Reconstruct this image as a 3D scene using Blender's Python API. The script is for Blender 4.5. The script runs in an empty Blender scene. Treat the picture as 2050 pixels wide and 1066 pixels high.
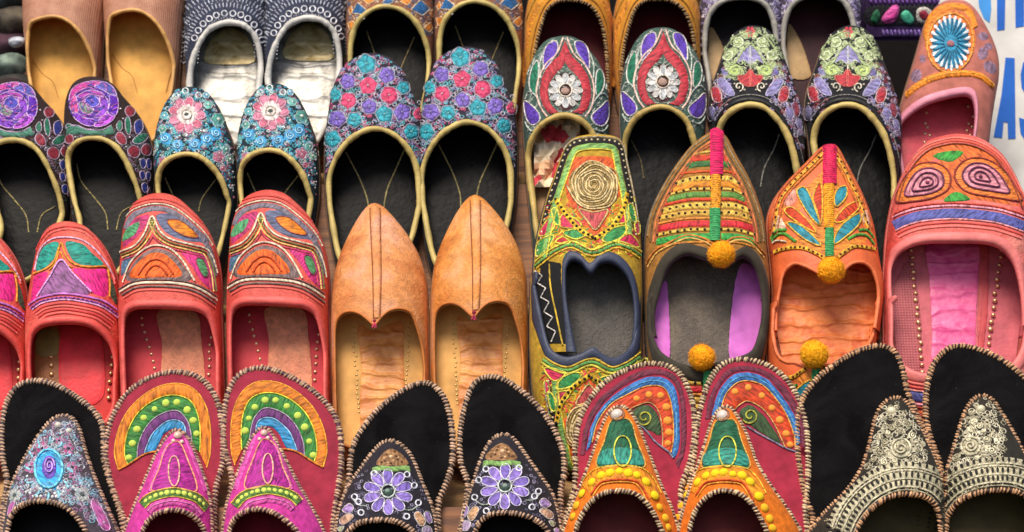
import bpy, math, random
import numpy as np
from mathutils import Matrix, Vector

random.seed(7)
rng = np.random.default_rng(7)
scene = bpy.context.scene
COL = scene.collection

# ------------------------------------------------------------------ camera
PITCH = math.radians(8.0)
CAM = np.array([0.0, 0.0, 1.25])
LENS = 71.6
FPX = LENS / 36.0 * 2050.0
FWD = np.array([0.0, math.cos(PITCH), -math.sin(PITCH)])
UPV = np.array([0.0, math.sin(PITCH), math.cos(PITCH)])
cam_data = bpy.data.cameras.new('camera')
cam_data.lens = LENS
cam_data.sensor_width = 36.0
cam_data.clip_start = 0.05
cam_data.clip_end = 200.0
cam_data.dof.use_dof = True
cam_data.dof.focus_distance = 1.66
cam_data.dof.aperture_fstop = 11.0
cam = bpy.data.objects.new('camera', cam_data)
cam.location = CAM
cam.rotation_euler = (math.pi / 2 - PITCH, 0, 0)
COL.objects.link(cam)
scene.camera = cam

# ------------------------------------------------------------------ sky, sun, exposure
SUN_EL, SUN_AZ = math.radians(68), math.radians(212)      # azimuth of the sun, clockwise from +Y
world = bpy.data.worlds.new('World')
scene.world = world
world.use_nodes = True
wn = world.node_tree
bg = wn.nodes['Background']
sky = wn.nodes.new('ShaderNodeTexSky')
sky.sky_type = 'NISHITA'
sky.sun_disc = False
sky.sun_elevation = SUN_EL
sky.sun_rotation = SUN_AZ
sky.air_density = 1.0
sky.dust_density = 3.0
sky.ozone_density = 1.0
wn.links.new(sky.outputs[0], bg.inputs[0])
bg.inputs[1].default_value = 0.105
sun_d = bpy.data.lights.new('sun', 'SUN')
sun_d.energy = 2.4
sun_d.angle = math.radians(28)
sun_d.color = (1.0, 0.95, 0.88)
sun = bpy.data.objects.new('sun', sun_d)
sd = Vector((math.sin(SUN_AZ) * math.cos(SUN_EL), math.cos(SUN_AZ) * math.cos(SUN_EL), math.sin(SUN_EL)))
sun.rotation_euler = sd.to_track_quat('Z', 'Y').to_euler()
sun.location = (0, 0, 4)
COL.objects.link(sun)
vs = scene.view_settings
vs.view_transform = 'Standard'
vs.look = 'None'
vs.gamma = 1.0
vs.use_curve_mapping = False
vs.exposure = 0.50
try:
    vs.use_white_balance = True
    vs.white_balance_temperature = 7000
    vs.white_balance_tint = 10
except Exception:
    pass
scene.cycles.max_bounces = 6

# ------------------------------------------------------------------ materials
def lin(h, k=1.0):
    h = h.lstrip('#')
    r = []
    for i in (0, 2, 4):
        c = int(h[i:i + 2], 16) / 255.0
        c = c / 12.92 if c <= 0.04045 else ((c + 0.055) / 1.055) ** 2.4
        r.append(min(0.92, c * k))
    return tuple(r) + (1.0,)

SAT = 1.0
_mats = {}
KINDS = {            # roughness, sheen, bump strength, bump scale, bump dist, colour var, var scale, spec, metallic
    'thread':  (0.60, 0.06, 0.90, 620, 0.0011, 0.68, 560, 0.30, 0.0),
    'leather': (0.50, 0.0, 0.40, 330, 0.0009, 0.26, 60, 0.32, 0.0),
    'suede':   (0.80, 0.05, 0.35, 900, 0.0005, 0.25, 90, 0.20, 0.0),
    'velvet':  (0.95, 0.03, 0.30, 1200, 0.0004, 0.75, 45, 0.05, 0.0),
    'lining':  (0.55, 0.0, 0.22, 260, 0.0008, 0.25, 60, 0.18, 0.0),
    'blackskin': (0.50, 0.0, 0.45, 130, 0.0016, 0.45, 70, 0.14, 0.0),
    'cloth':   (0.80, 0.03, 0.60, 700, 0.0007, 0.30, 200, 0.25, 0.0),
    'metal':   (0.30, 0.0, 0.15, 700, 0.0004, 0.25, 300, 0.50, 0.75),
    'bead':    (0.22, 0.0, 0.05, 700, 0.0003, 0.15, 300, 0.60, 0.0),
    'paint':   (0.55, 0.0, 0.35, 60, 0.0012, 0.16, 28, 0.35, 0.0),
}
def mat(kind, hexcol):
    key = (kind, hexcol)
    if key in _mats:
        return _mats[key]
    ro, sh, bs, bsc, bd, cv, vsc, sp, me = KINDS[kind]
    m = bpy.data.materials.new('%s_%s' % (kind, hexcol.lstrip('#')))
    m.use_nodes = True
    nt = m.node_tree
    N, L = nt.nodes, nt.links
    p = N['Principled BSDF']
    tc = N.new('ShaderNodeTexCoord')
    n1 = N.new('ShaderNodeTexNoise'); n1.inputs['Scale'].default_value = vsc; n1.inputs['Detail'].default_value = 3
    src = tc.outputs['Object']
    if kind == 'thread':      # each stitched piece has its own thread direction
        oi = N.new('ShaderNodeObjectInfo'); am = N.new('ShaderNodeMath'); am.operation = 'MULTIPLY'; am.inputs[1].default_value = 3.1
        L.new(oi.outputs['Random'], am.inputs[0])
        vr = N.new('ShaderNodeVectorRotate'); vr.rotation_type = 'Z_AXIS'
        L.new(src, vr.inputs['Vector']); L.new(am.outputs[0], vr.inputs['Angle'])
        mp = N.new('ShaderNodeMapping'); mp.inputs['Scale'].default_value = (1.0, 0.22, 0.6)
        L.new(vr.outputs[0], mp.inputs[0]); src = mp.outputs[0]
    L.new(src, n1.inputs['Vector'])
    mr = N.new('ShaderNodeMapRange')
    mr.inputs['From Min'].default_value = 0.3; mr.inputs['From Max'].default_value = 0.7
    mr.inputs['To Min'].default_value = 1.0 - cv; mr.inputs['To Max'].default_value = 1.0 + cv * 0.75
    L.new(n1.outputs['Fac'], mr.inputs['Value'])
    mx = N.new('ShaderNodeMix'); mx.data_type = 'RGBA'; mx.blend_type = 'MULTIPLY'
    mx.inputs[0].default_value = 1.0
    mx.inputs[6].default_value = lin(hexcol)
    L.new(mr.outputs[0], mx.inputs[7])
    L.new(mx.outputs[2], p.inputs['Base Color'])
    p.inputs['Roughness'].default_value = ro
    p.inputs['Metallic'].default_value = me
    p.inputs['Specular IOR Level'].default_value = sp
    p.inputs['Sheen Weight'].default_value = sh
    p.inputs['Sheen Roughness'].default_value = 0.5
    n2 = N.new('ShaderNodeTexNoise'); n2.inputs['Scale'].default_value = bsc; n2.inputs['Detail'].default_value = 2
    if kind == 'cloth':
        mp = N.new('ShaderNodeMapping'); mp.inputs['Scale'].default_value = (1.0, 0.35, 0.6)
        mp.inputs['Rotation'].default_value = (0, 0, 0.6)
        L.new(src, mp.inputs[0]); src = mp.outputs[0]
    L.new(src, n2.inputs['Vector'])
    bp = N.new('ShaderNodeBump'); bp.inputs['Strength'].default_value = bs; bp.inputs['Distance'].default_value = bd
    L.new(n2.outputs['Fac'], bp.inputs['Height'])
    L.new(bp.outputs[0], p.inputs['Normal'])
    _mats[key] = m
    return m

def hide_mat(name, a, b, c):
    """worn smooth hide: blotches of three tones, fine creases, uneven polish"""
    m = bpy.data.materials.new(name); m.use_nodes = True
    N, L = m.node_tree.nodes, m.node_tree.links
    p = N['Principled BSDF']; tc = N.new('ShaderNodeTexCoord')
    def noise(sc, det, dist=0.0):
        n = N.new('ShaderNodeTexNoise'); n.inputs['Scale'].default_value = sc; n.inputs['Detail'].default_value = det; n.inputs['Distortion'].default_value = dist
        L.new(tc.outputs['Object'], n.inputs['Vector']); return n
    n1 = noise(22, 5, 0.6); n2 = noise(150, 6, 1.2); n3 = noise(700, 3)
    cr = N.new('ShaderNodeValToRGB'); e = cr.color_ramp.elements
    e[0].position = 0.33; e[0].color = lin(a); e[1].position = 0.68; e[1].color = lin(c)
    k = e.new(0.5); k.color = lin(b)
    L.new(n1.outputs['Fac'], cr.inputs[0])
    mr = N.new('ShaderNodeMapRange'); mr.inputs['From Min'].default_value = 0.3; mr.inputs['From Max'].default_value = 0.7; mr.inputs['To Min'].default_value = 0.70; mr.inputs['To Max'].default_value = 1.14
    L.new(n2.outputs['Fac'], mr.inputs['Value'])
    mx = N.new('ShaderNodeMix'); mx.data_type = 'RGBA'; mx.blend_type = 'MULTIPLY'; mx.inputs[0].default_value = 1.0
    L.new(cr.outputs[0], mx.inputs[6]); L.new(mr.outputs[0], mx.inputs[7]); L.new(mx.outputs[2], p.inputs['Base Color'])
    rr = N.new('ShaderNodeMapRange'); rr.inputs['To Min'].default_value = 0.38; rr.inputs['To Max'].default_value = 0.72
    L.new(n1.outputs['Fac'], rr.inputs['Value']); L.new(rr.outputs[0], p.inputs['Roughness'])
    p.inputs['Specular IOR Level'].default_value = 0.35
    ad = N.new('ShaderNodeMath'); ad.operation = 'ADD'; L.new(n2.outputs['Fac'], ad.inputs[0]); L.new(n3.outputs['Fac'], ad.inputs[1])
    bp = N.new('ShaderNodeBump'); bp.inputs['Strength'].default_value = 0.65; bp.inputs['Distance'].default_value = 0.0013
    L.new(ad.outputs[0], bp.inputs['Height']); L.new(bp.outputs[0], p.inputs['Normal'])
    return m

def velvet_mat():
    """dull black pile: brushed light and dark areas, grey dust specks, fine nap"""
    m = bpy.data.materials.new('black_velvet'); m.use_nodes = True
    N, L = m.node_tree.nodes, m.node_tree.links
    p = N['Principled BSDF']; tc = N.new('ShaderNodeTexCoord')
    def noise(sc, det, dist=0.0):
        n = N.new('ShaderNodeTexNoise'); n.inputs['Scale'].default_value = sc; n.inputs['Detail'].default_value = det; n.inputs['Distortion'].default_value = dist
        L.new(tc.outputs['Object'], n.inputs['Vector']); return n
    a = noise(30, 5, 1.5); b = noise(520, 2); c = noise(900, 2)
    r1 = N.new('ShaderNodeValToRGB'); r1.color_ramp.elements[0].position = 0.35; r1.color_ramp.elements[0].color = lin('#070607')
    r1.color_ramp.elements[1].position = 0.72; r1.color_ramp.elements[1].color = lin('#181618')
    L.new(a.outputs['Fac'], r1.inputs[0])
    r2 = N.new('ShaderNodeMapRange'); r2.inputs['From Min'].default_value = 0.72; r2.inputs['From Max'].default_value = 0.80; r2.inputs['To Max'].default_value = 0.4
    L.new(b.outputs['Fac'], r2.inputs['Value'])
    mx = N.new('ShaderNodeMix'); mx.data_type = 'RGBA'; L.new(r2.outputs[0], mx.inputs[0]); L.new(r1.outputs[0], mx.inputs[6]); mx.inputs[7].default_value = lin('#5a554f')
    L.new(mx.outputs[2], p.inputs['Base Color'])
    p.inputs['Roughness'].default_value = 0.9; p.inputs['Specular IOR Level'].default_value = 0.08
    p.inputs['Sheen Weight'].default_value = 0.05; p.inputs['Sheen Roughness'].default_value = 0.4
    ad = N.new('ShaderNodeMath'); ad.operation = 'ADD'; L.new(a.outputs['Fac'], ad.inputs[0]); L.new(c.outputs['Fac'], ad.inputs[1])
    bp = N.new('ShaderNodeBump'); bp.inputs['Strength'].default_value = 0.5; bp.inputs['Distance'].default_value = 0.0015
    L.new(ad.outputs[0], bp.inputs['Height']); L.new(bp.outputs[0], p.inputs['Normal'])
    return m

def wood_mat(name, a, b, scale=14):
    m = bpy.data.materials.new(name); m.use_nodes = True
    N, L = m.node_tree.nodes, m.node_tree.links
    p = N['Principled BSDF']
    tc = N.new('ShaderNodeTexCoord')
    mp = N.new('ShaderNodeMapping'); mp.inputs['Scale'].default_value = (1.2, 14, 14)
    n = N.new('ShaderNodeTexNoise'); n.inputs['Scale'].default_value = scale; n.inputs['Detail'].default_value = 6
    n.inputs['Distortion'].default_value = 0.8
    cr = N.new('ShaderNodeValToRGB')
    cr.color_ramp.elements[0].position = 0.32; cr.color_ramp.elements[0].color = lin(a)
    cr.color_ramp.elements[1].position = 0.70; cr.color_ramp.elements[1].color = lin(b)
    L.new(tc.outputs['Object'], mp.inputs[0]); L.new(mp.outputs[0], n.inputs['Vector'])
    L.new(n.outputs['Fac'], cr.inputs[0]); L.new(cr.outputs[0], p.inputs['Base Color'])
    p.inputs['Roughness'].default_value = 0.6
    bp = N.new('ShaderNodeBump'); bp.inputs['Strength'].default_value = 0.4; bp.inputs['Distance'].default_value = 0.001
    L.new(n.outputs['Fac'], bp.inputs['Height']); L.new(bp.outputs[0], p.inputs['Normal'])
    return m

def weave_mat(name, a, b, scale):
    """fine woven or embossed upper: crossing waves on a mottled base"""
    m = bpy.data.materials.new(name); m.use_nodes = True
    N, L = m.node_tree.nodes, m.node_tree.links
    p = N['Principled BSDF']
    tc = N.new('ShaderNodeTexCoord')
    w1 = N.new('ShaderNodeTexWave'); w1.bands_direction = 'X'; w1.inputs['Scale'].default_value = scale
    w1.inputs['Distortion'].default_value = 1.2; w1.inputs['Detail'].default_value = 2; w1.inputs['Detail Scale'].default_value = 3
    w2 = N.new('ShaderNodeTexWave'); w2.bands_direction = 'Y'; w2.inputs['Scale'].default_value = scale
    w2.inputs['Distortion'].default_value = 1.2; w2.inputs['Detail'].default_value = 2; w2.inputs['Detail Scale'].default_value = 3
    for w in (w1, w2): L.new(tc.outputs['Object'], w.inputs['Vector'])
    mu = N.new('ShaderNodeMath'); mu.operation = 'MULTIPLY'
    L.new(w1.outputs['Fac'], mu.inputs[0]); L.new(w2.outputs['Fac'], mu.inputs[1])
    n = N.new('ShaderNodeTexNoise'); n.inputs['Scale'].default_value = 60; n.inputs['Detail'].default_value = 4
    L.new(tc.outputs['Object'], n.inputs['Vector'])
    ad = N.new('ShaderNodeMath'); ad.operation = 'MULTIPLY_ADD'; ad.inputs[1].default_value = 0.55
    L.new(mu.outputs[0], ad.inputs[0]); 
    ms = N.new('ShaderNodeMath'); ms.operation = 'MULTIPLY'; ms.inputs[1].default_value = 0.6
    L.new(n.outputs['Fac'], ms.inputs[0]); L.new(ms.outputs[0], ad.inputs[2])
    cr = N.new('ShaderNodeValToRGB')
    cr.color_ramp.elements[0].position = 0.2; cr.color_ramp.elements[0].color = lin(a)
    cr.color_ramp.elements[1].position = 0.75; cr.color_ramp.elements[1].color = lin(b)
    L.new(ad.outputs[0], cr.inputs[0]); L.new(cr.outputs[0], p.inputs['Base Color'])
    p.inputs['Roughness'].default_value = 0.6
    bp = N.new('ShaderNodeBump'); bp.inputs['Strength'].default_value = 0.5; bp.inputs['Distance'].default_value = 0.0008
    L.new(mu.outputs[0], bp.inputs['Height']); L.new(bp.outputs[0], p.inputs['Normal'])
    return m

def wrinkle_mat(name, a, b, folds=30, rough=0.45, strength=0.7, metal=0.0):
    """thin insole skin: mottled colour, irregular folds running across the foot"""
    m = bpy.data.materials.new(name); m.use_nodes = True
    N, L = m.node_tree.nodes, m.node_tree.links
    p = N['Principled BSDF']
    tc = N.new('ShaderNodeTexCoord')
    n = N.new('ShaderNodeTexNoise'); n.inputs['Scale'].default_value = 70; n.inputs['Detail'].default_value = 5
    n.inputs['Distortion'].default_value = 0.8
    L.new(tc.outputs['Object'], n.inputs['Vector'])
    cr = N.new('ShaderNodeValToRGB')
    cr.color_ramp.elements[0].position = 0.34; cr.color_ramp.elements[0].color = lin(a)
    cr.color_ramp.elements[1].position = 0.60; cr.color_ramp.elements[1].color = lin(b)
    L.new(n.outputs['Fac'], cr.inputs[0]); L.new(cr.outputs[0], p.inputs['Base Color'])
    p.inputs['Roughness'].default_value = rough; p.inputs['Metallic'].default_value = metal
    w = N.new('ShaderNodeTexWave'); w.bands_direction = 'Y'; w.wave_profile = 'SIN'
    w.inputs['Scale'].default_value = folds; w.inputs['Distortion'].default_value = 9; w.inputs['Detail'].default_value = 3
    w.inputs['Detail Scale'].default_value = 1.2
    mp = N.new('ShaderNodeMapping'); mp.inputs['Scale'].default_value = (0.6, 1.0, 1.0)
    L.new(tc.outputs['Object'], mp.inputs[0]); L.new(mp.outputs[0], w.inputs['Vector'])
    pw = N.new('ShaderNodeMath'); pw.operation = 'POWER'; pw.inputs[1].default_value = 4.0
    L.new(w.outputs['Fac'], pw.inputs[0])
    n2 = N.new('ShaderNodeTexNoise'); n2.inputs['Scale'].default_value = 240; n2.inputs['Detail'].default_value = 3
    L.new(tc.outputs['Object'], n2.inputs['Vector'])
    ad = N.new('ShaderNodeMath'); ad.operation = 'MULTIPLY_ADD'; ad.inputs[1].default_value = 0.5
    L.new(n2.outputs['Fac'], ad.inputs[0]); L.new(pw.outputs[0], ad.inputs[2])
    bp = N.new('ShaderNodeBump'); bp.inputs['Strength'].default_value = strength; bp.inputs['Distance'].default_value = 0.0018
    L.new(ad.outputs[0], bp.inputs['Height']); L.new(bp.outputs[0], p.inputs['Normal'])
    return m

# ------------------------------------------------------------------ mesh helpers
def mesh_obj(name, V, F, m, parent=None, smooth=True):
    me = bpy.data.meshes.new(name)
    me.from_pydata([tuple(map(float, v)) for v in V], [], F)
    if smooth:
        me.polygons.foreach_set('use_smooth', [True] * len(me.polygons))
    me.materials.append(m)
    me.update()
    o = bpy.data.objects.new(name, me)
    COL.objects.link(o)
    if parent is not None:
        o.parent = parent
    return o

def box_obj(name, lo, hi, m, parent=None, bevel=0.002):
    import bmesh
    bm = bmesh.new()
    bmesh.ops.create_cube(bm, size=1.0)
    for v in bm.verts:
        for i in range(3):
            v.co[i] = lo[i] if v.co[i] < 0 else hi[i]
    if bevel:
        bmesh.ops.bevel(bm, geom=bm.edges[:], offset=bevel, segments=2, affect='EDGES')
    me = bpy.data.meshes.new(name); bm.to_mesh(me); bm.free()
    me.materials.append(m)
    o = bpy.data.objects.new(name, me); COL.objects.link(o)
    if parent is not None:
        o.parent = parent
    return o

def spline(pts, closed=False, n=80, sharp=False):
    P = np.asarray(pts, float)
    if not sharp and len(P) > 2:
        out = []
        k = len(P)
        segs = k if closed else k - 1
        for i in range(segs):
            if closed:
                p0, p1, p2, p3 = P[(i - 1) % k], P[i], P[(i + 1) % k], P[(i + 2) % k]
            else:
                p1, p2 = P[i], P[i + 1]
                p0 = P[i - 1] if i > 0 else 2 * p1 - p2
                p3 = P[i + 2] if i + 2 < k else 2 * p2 - p1
            t = np.linspace(0, 1, 12, endpoint=False)[:, None]
            out.append(0.5 * ((2 * p1) + (-p0 + p2) * t + (2 * p0 - 5 * p1 + 4 * p2 - p3) * t ** 2 + (-p0 + 3 * p1 - 3 * p2 + p3) * t ** 3))
        Q = np.vstack(out)
        if not closed:
            Q = np.vstack([Q, P[-1:]])
    else:
        Q = P
    if closed:
        Q = np.vstack([Q, Q[:1]])
    d = np.concatenate([[0], np.cumsum(np.linalg.norm(np.diff(Q, axis=0), axis=1))])
    s = np.linspace(0, d[-1], n + 1)[:-1] if closed else np.linspace(0, d[-1], n)
    return np.stack([np.interp(s, d, Q[:, j]) for j in range(Q.shape[1])], 1)

def inside(pts, poly):
    x, y = pts[:, 0][:, None], pts[:, 1][:, None]
    a, b = poly, np.roll(poly, -1, 0)
    c = ((a[:, 1] > y) != (b[:, 1] > y)) & (x < (b[:, 0] - a[:, 0]) * (y - a[:, 1]) / (b[:, 1] - a[:, 1] + 1e-12) + a[:, 0])
    return (c.sum(1) % 2) == 1

def dist_poly(pts, poly, closed=True):
    a = poly if closed else poly[:-1]
    b = np.roll(poly, -1, 0) if closed else poly[1:]
    out = np.full(len(pts), 1e9)
    for i in range(0, len(pts), 8000):
        p = pts[i:i + 8000][:, None, :]
        ab = (b - a)[None]
        t = np.clip(((p - a[None]) * ab).sum(2) / ((ab ** 2).sum(2) + 1e-15), 0, 1)
        q = a[None] + ab * t[..., None]
        out[i:i + 8000] = np.sqrt(((p - q) ** 2).sum(2)).min(1)
    return out

def ray_world(px):
    px = np.atleast_2d(np.asarray(px, float))
    d = FWD[None] + np.outer((px[:, 0] - 1025) / FPX, [1, 0, 0]) + np.outer((533 - px[:, 1]) / FPX, UPV)
    return d

class Map:
    """design coordinates (pixels of an enlarged crop) -> photograph pixels"""
    def __init__(s, A, b): s.A, s.b = np.asarray(A, float), np.asarray(b, float)
    def __call__(s, p): return np.atleast_2d(np.asarray(p, float)) @ s.A.T + s.b
    def then(s, A, b):
        A = np.asarray(A, float); return Map(A @ s.A, A @ s.b + np.asarray(b, float))
    def shift(s, dx, dy): return s.then(np.eye(2), (dx, dy))
    def mirror(s, x0, x1, dy=0): return s.then([[-1, 0], [0, 1]], (x0 + x1, dy))
    def vary(s, dx, dy, ref, rot=0.0, sx=1.0, sy=1.0):
        return s.about(ref, (ref[0] + dx, ref[1] + dy), sx, sy, rot)
    def about(s, ref, to, sx=1, sy=1, rot=0):
        c, r = math.cos(rot), math.sin(rot)
        A = np.array([[c, -r], [r, c]]) @ np.diag([sx, sy])
        return s.then(A, np.asarray(to, float) - A @ np.asarray(ref, float))
    @property
    def k(s): return math.sqrt(abs(np.linalg.det(s.A)))
def crop(x0, y0, sc): return Map(np.eye(2) / sc, (x0, y0))
PX = Map(np.eye(2), (0, 0))
C1 = crop(0, 0, 2.6657); C2 = crop(640, 0, 2.665); C3 = crop(1000, 0, 2.664); C4 = crop(1380, 0, 2.666)
C5 = crop(0, 360, 2.423); C6 = crop(630, 380, 2.423); C7 = crop(1040, 240, 2.05); C8 = crop(1500, 260, 2.132)
B1 = crop(0, 700, 2.913); B2 = crop(400, 700, 2.913); B3 = crop(660, 720, 3.08); B4 = crop(1040, 680, 2.762)
B5 = crop(1560, 660, 2.627); B6 = crop(0, 0, 5.125); B7 = crop(1650, 0, 3.5525); B8 = crop(0, 140, 2.961)

# ------------------------------------------------------------------ the stepped rack's rows
LEAN = math.radians(32)
EY = np.array([0, math.sin(LEAN), math.cos(LEAN)])       # along a shoe, heel to toe
EZ = np.array([0, -math.cos(LEAN), math.sin(LEAN)])      # out of the sole
EX = np.array([1.0, 0, 0])
LEDGE_PX = {1: 345, 2: 610, 3: 962, 4: 1345}
P3 = CAM + ray_world((1025, 962))[0] * 1.70
ROW = {}
for k, py in LEDGE_PX.items():
    c = EZ @ P3 + 0.058 * (k - 3)
    d = ray_world((1025, py))[0]
    ROW[k] = CAM + d * ((c - EZ @ CAM) / (EZ @ d))

class Shoe:
    def __init__(s, name, row, mp, outline, throat, label, cat, group=None, upper=None, lining=None, insole=None,
                 hp=(0.016, 0.042, 0.034), R=0.024, e=0.6, flip=False, open_end=False, zs=0.010, sole=None, sole_mat=None,
                 piping=None, pm=None, heel=0.003, K=18, NO=132, crown=0.25, lift=0.0, insole_inset=0.003):
        s.name, s.mp, s.open = name, mp, open_end
        pm_ = pm or mp
        out_px = pm_(outline); thr_px = pm_(throat)
        cpx = out_px.mean(0)
        # frame
        O = ROW[row] + EZ * lift
        ex, ey = (EX, EY) if not flip else (-EX, -EY)
        s.B = np.stack([ex, ey, EZ], 1)
        s.O = O.copy()
        base = s.plane_px(out_px, zs)
        cx = 0.5 * (base[0, 0] + base[-1, 0])
        if flip:
            oy = min(base[0, 1], base[-1, 1])
            s.O = O + s.B @ np.array([cx, oy, 0])
        else:
            s.O = O + s.B @ np.array([cx, 0, 0])
        M = Matrix([list(s.B[i]) + [s.O[i]] for i in range(3)] + [[0, 0, 0, 1]])
        s.root = bpy.data.objects.new(name, None); COL.objects.link(s.root)
        s.root.empty_display_size = 0.02
        s.root.matrix_world = M
        s.root['label'] = label; s.root['category'] = cat
        if group: s.root['group'] = group
        s.z0 = 0.006
        base = s.plane_px(out_px, zs)
        thr0 = s.plane_px(thr_px, 0.034)
        s.mpp = np.linalg.norm(s.plane_px([cpx], 0.02) - s.plane_px([cpx + np.array([1, 0])], 0.02))
        wl, wr = base[0], base[-1]
        half = 0.5 * (wr[0] - wl[0])
        if not open_end:
            hw = max(0.026, min(0.034, half * 0.80))
            cxm = 0.5 * (wl[0] + wr[0])
            hy = heel
            ylow = min(wl[1], wr[1])
            extra = [(cxm + hw, hy + 0.032), (cxm + hw * 0.62, hy + 0.008), (cxm, hy), (cxm - hw * 0.62, hy + 0.008), (cxm - hw, hy + 0.032)]
            extra = [p for p in extra if p[1] < ylow - 0.008]
            full = np.vstack([base, extra])
            O_ = spline(full, True, NO)
        else:
            O_ = spline(base, False, NO)
        s.outl = O_
        s.ytoe = O_[:, 1].max(); s.ythr = thr0[:, 1].max()
        ht, hth, hs = hp
        if isinstance(s.ythr, float) or True:
            ys = [0.0, 0.03, s.ythr - 0.07, s.ythr, s.ytoe]
            hh = [hth, hs + 0.004, hs, hth, ht]
            if open_end or ys[2] < 0.04:
                ys = [s.ythr - 0.09, s.ythr, s.ytoe]; hh = [hs, hth, ht]
        g = 0.001
        lo = O_.min(0) - 0.004; hi = O_.max(0) + 0.004
        gx = np.arange(lo[0], hi[0], g); gy = np.arange(lo[1], hi[1], g)
        GX, GY = np.meshgrid(gx, gy)
        pts = np.stack([GX.ravel(), GY.ravel()], 1)
        d = dist_poly(pts, O_, not open_end)
        polyc = O_ if not open_end else np.vstack([O_, [O_[-1] - [0, .3], O_[0] - [0, .3]]])
        ins = inside(pts, polyc)
        d = np.where(ins, d, 0.0)
        u = np.clip(d / R, 0, 1)
        f = np.sqrt(np.clip(1 - (1 - u) ** 2, 0, 1)) ** e
        yy = pts[:, 1]
        y2 = np.array(sorted(ys)); h2 = np.array([h for _, h in sorted(zip(ys, hh))])
        fine = np.linspace(y2[0], y2[-1], 200); hf = np.interp(fine, y2, h2)
        ker = np.ones(25) / 25; hf = np.convolve(np.pad(hf, 12, 'edge'), ker, 'valid')
        prof = np.interp(yy, fine, hf)
        cxx = np.median(O_[:, 0]); hwid = 0.5 * (O_[:, 0].max() - O_[:, 0].min())
        cr = (1 - crown) + crown * np.clip(1 - ((pts[:, 0] - cxx) / hwid) ** 2, 0, 1)
        s.gx0, s.gy0, s.g = gx[0], gy[0], g
        s.H = (s.z0 + prof * f * cr).reshape(GX.shape)
        s.Gy, s.Gx = np.gradient(s.H, g)
        # throat on the surface
        T0 = s.surf(thr_px)
        if not open_end:
            inset = 0.0045
            extraT = [(p[0] + (cxm - p[0]) * inset / hw, p[1] + (inset if p[1] < hy + 0.02 else 0)) for p in extra]
            extraT = [p for p in extraT if p[1] < min(T0[0, 1], T0[-1, 1]) - 0.006]
            Tp = spline(np.vstack([T0, extraT]), True, 240)
            c = Tp.mean(0); c[1] = 0.5 * (Tp[:, 1].max() * 0.9 + Tp[:, 1].min() * 1.1)
        else:
            Tp = spline(T0, False, 240)
            c = np.array([Tp[:, 0].mean(), min(Tp[0, 1], Tp[-1, 1]) + 0.004])
        s.c = c; s.thr_poly = Tp
        Ts = []
        for o in O_:
            dv = o - c
            a = Tp if open_end is False else Tp[:-1]
            b = np.roll(Tp, -1, 0) if open_end is False else Tp[1:]
            e1 = b - a; w = a - c
            den = dv[0] * e1[:, 1] - dv[1] * e1[:, 0]
            den = np.where(np.abs(den) < 1e-14, 1e-14, den)
            t = (w[:, 0] * e1[:, 1] - w[:, 1] * e1[:, 0]) / den
            q = (w[:, 0] * dv[1] - w[:, 1] * dv[0]) / den
            ok = (q >= 0) & (q <= 1) & (t > 0.05)
            tt = t[ok].max() if ok.any() else 0.88
            lim = 1 - 0.0035 / max(np.linalg.norm(dv), 0.004)
            Ts.append(c + dv * min(tt, max(lim, 0.3)))
        s.T = np.array(Ts)
        # upper and lining
        k = np.linspace(0, 1, K + 1)
        gk = 1 - (1 - k) ** 1.9
        n = len(O_)
        V = []; VL = []
        for gg in gk:
            P = s.T + (O_ - s.T) * gg
            z = s.h(P)
            if gg == 1: z[:] = s.z0
            V.append(np.column_stack([P, z]))
            inn = c - P; inn /= np.linalg.norm(inn, axis=1)[:, None]
            VL.append(np.column_stack([P + inn * 0.0016, np.maximum(z - 0.0013, s.z0)]))
        V = np.vstack(V); VL = np.vstack(VL)
        wrap = n if not open_end else n - 1
        F = [(j * n + i, j * n + (i + 1) % n, (j + 1) * n + (i + 1) % n, (j + 1) * n + i) for j in range(K) for i in range(wrap)]
        s.upper = mesh_obj('upper', V, F, upper, s.root)
        s.lining = mesh_obj('lining', VL, [f[::-1] for f in F], lining or upper, s.root)
        s.Tz = s.h(s.T)
        # sole
        sp = O_ if sole is None else None
        if sole is not None:
            sb = s.plane_px(pm_(sole), 0.004)
            wl2, wr2 = sb[0], sb[-1]
            cm = 0.5 * (wl2[0] + wr2[0]); hw2 = 0.5 * (wr2[0] - wl2[0]) * 0.86
            ex2 = [(cm + hw2, 0.06), (cm + hw2 * 0.8, 0.02), (cm, 0.003), (cm - hw2 * 0.8, 0.02), (cm - hw2, 0.06)]
            ex2 = [p for p in ex2 if p[1] < min(wl2[1], wr2[1]) - 0.01]
            sp = spline(np.vstack([sb, ex2]), True, 150)
        s.sole_poly = sp
        cc = sp.mean(0)
        ns = len(sp)
        nv = sp - cc; nv /= np.linalg.norm(nv, axis=1)[:, None]
        rings = [(-0.0015, 0.0003), (0.0012, 0.0012), (0.0016, 0.0035), (0.0008, s.z0 - 0.0006), (-0.0015, s.z0 + (0.0 if sole is not None else -0.0003))]
        V = np.vstack([np.column_stack([sp + nv * a, np.full(ns, zz)]) for a, zz in rings])
        F = [(j * ns + i, j * ns + (i + 1) % ns, (j + 1) * ns + (i + 1) % ns, (j + 1) * ns + i) for j in range(len(rings) - 1) for i in range(ns)]
        F.append(tuple(range((len(rings) - 1) * ns, len(rings) * ns)))
        F.append(tuple(range(ns))[::-1])
        s.sole = mesh_obj('sole', V, F, sole_mat or mat('leather', '#6b4a30'), s.root, smooth=False)
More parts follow.
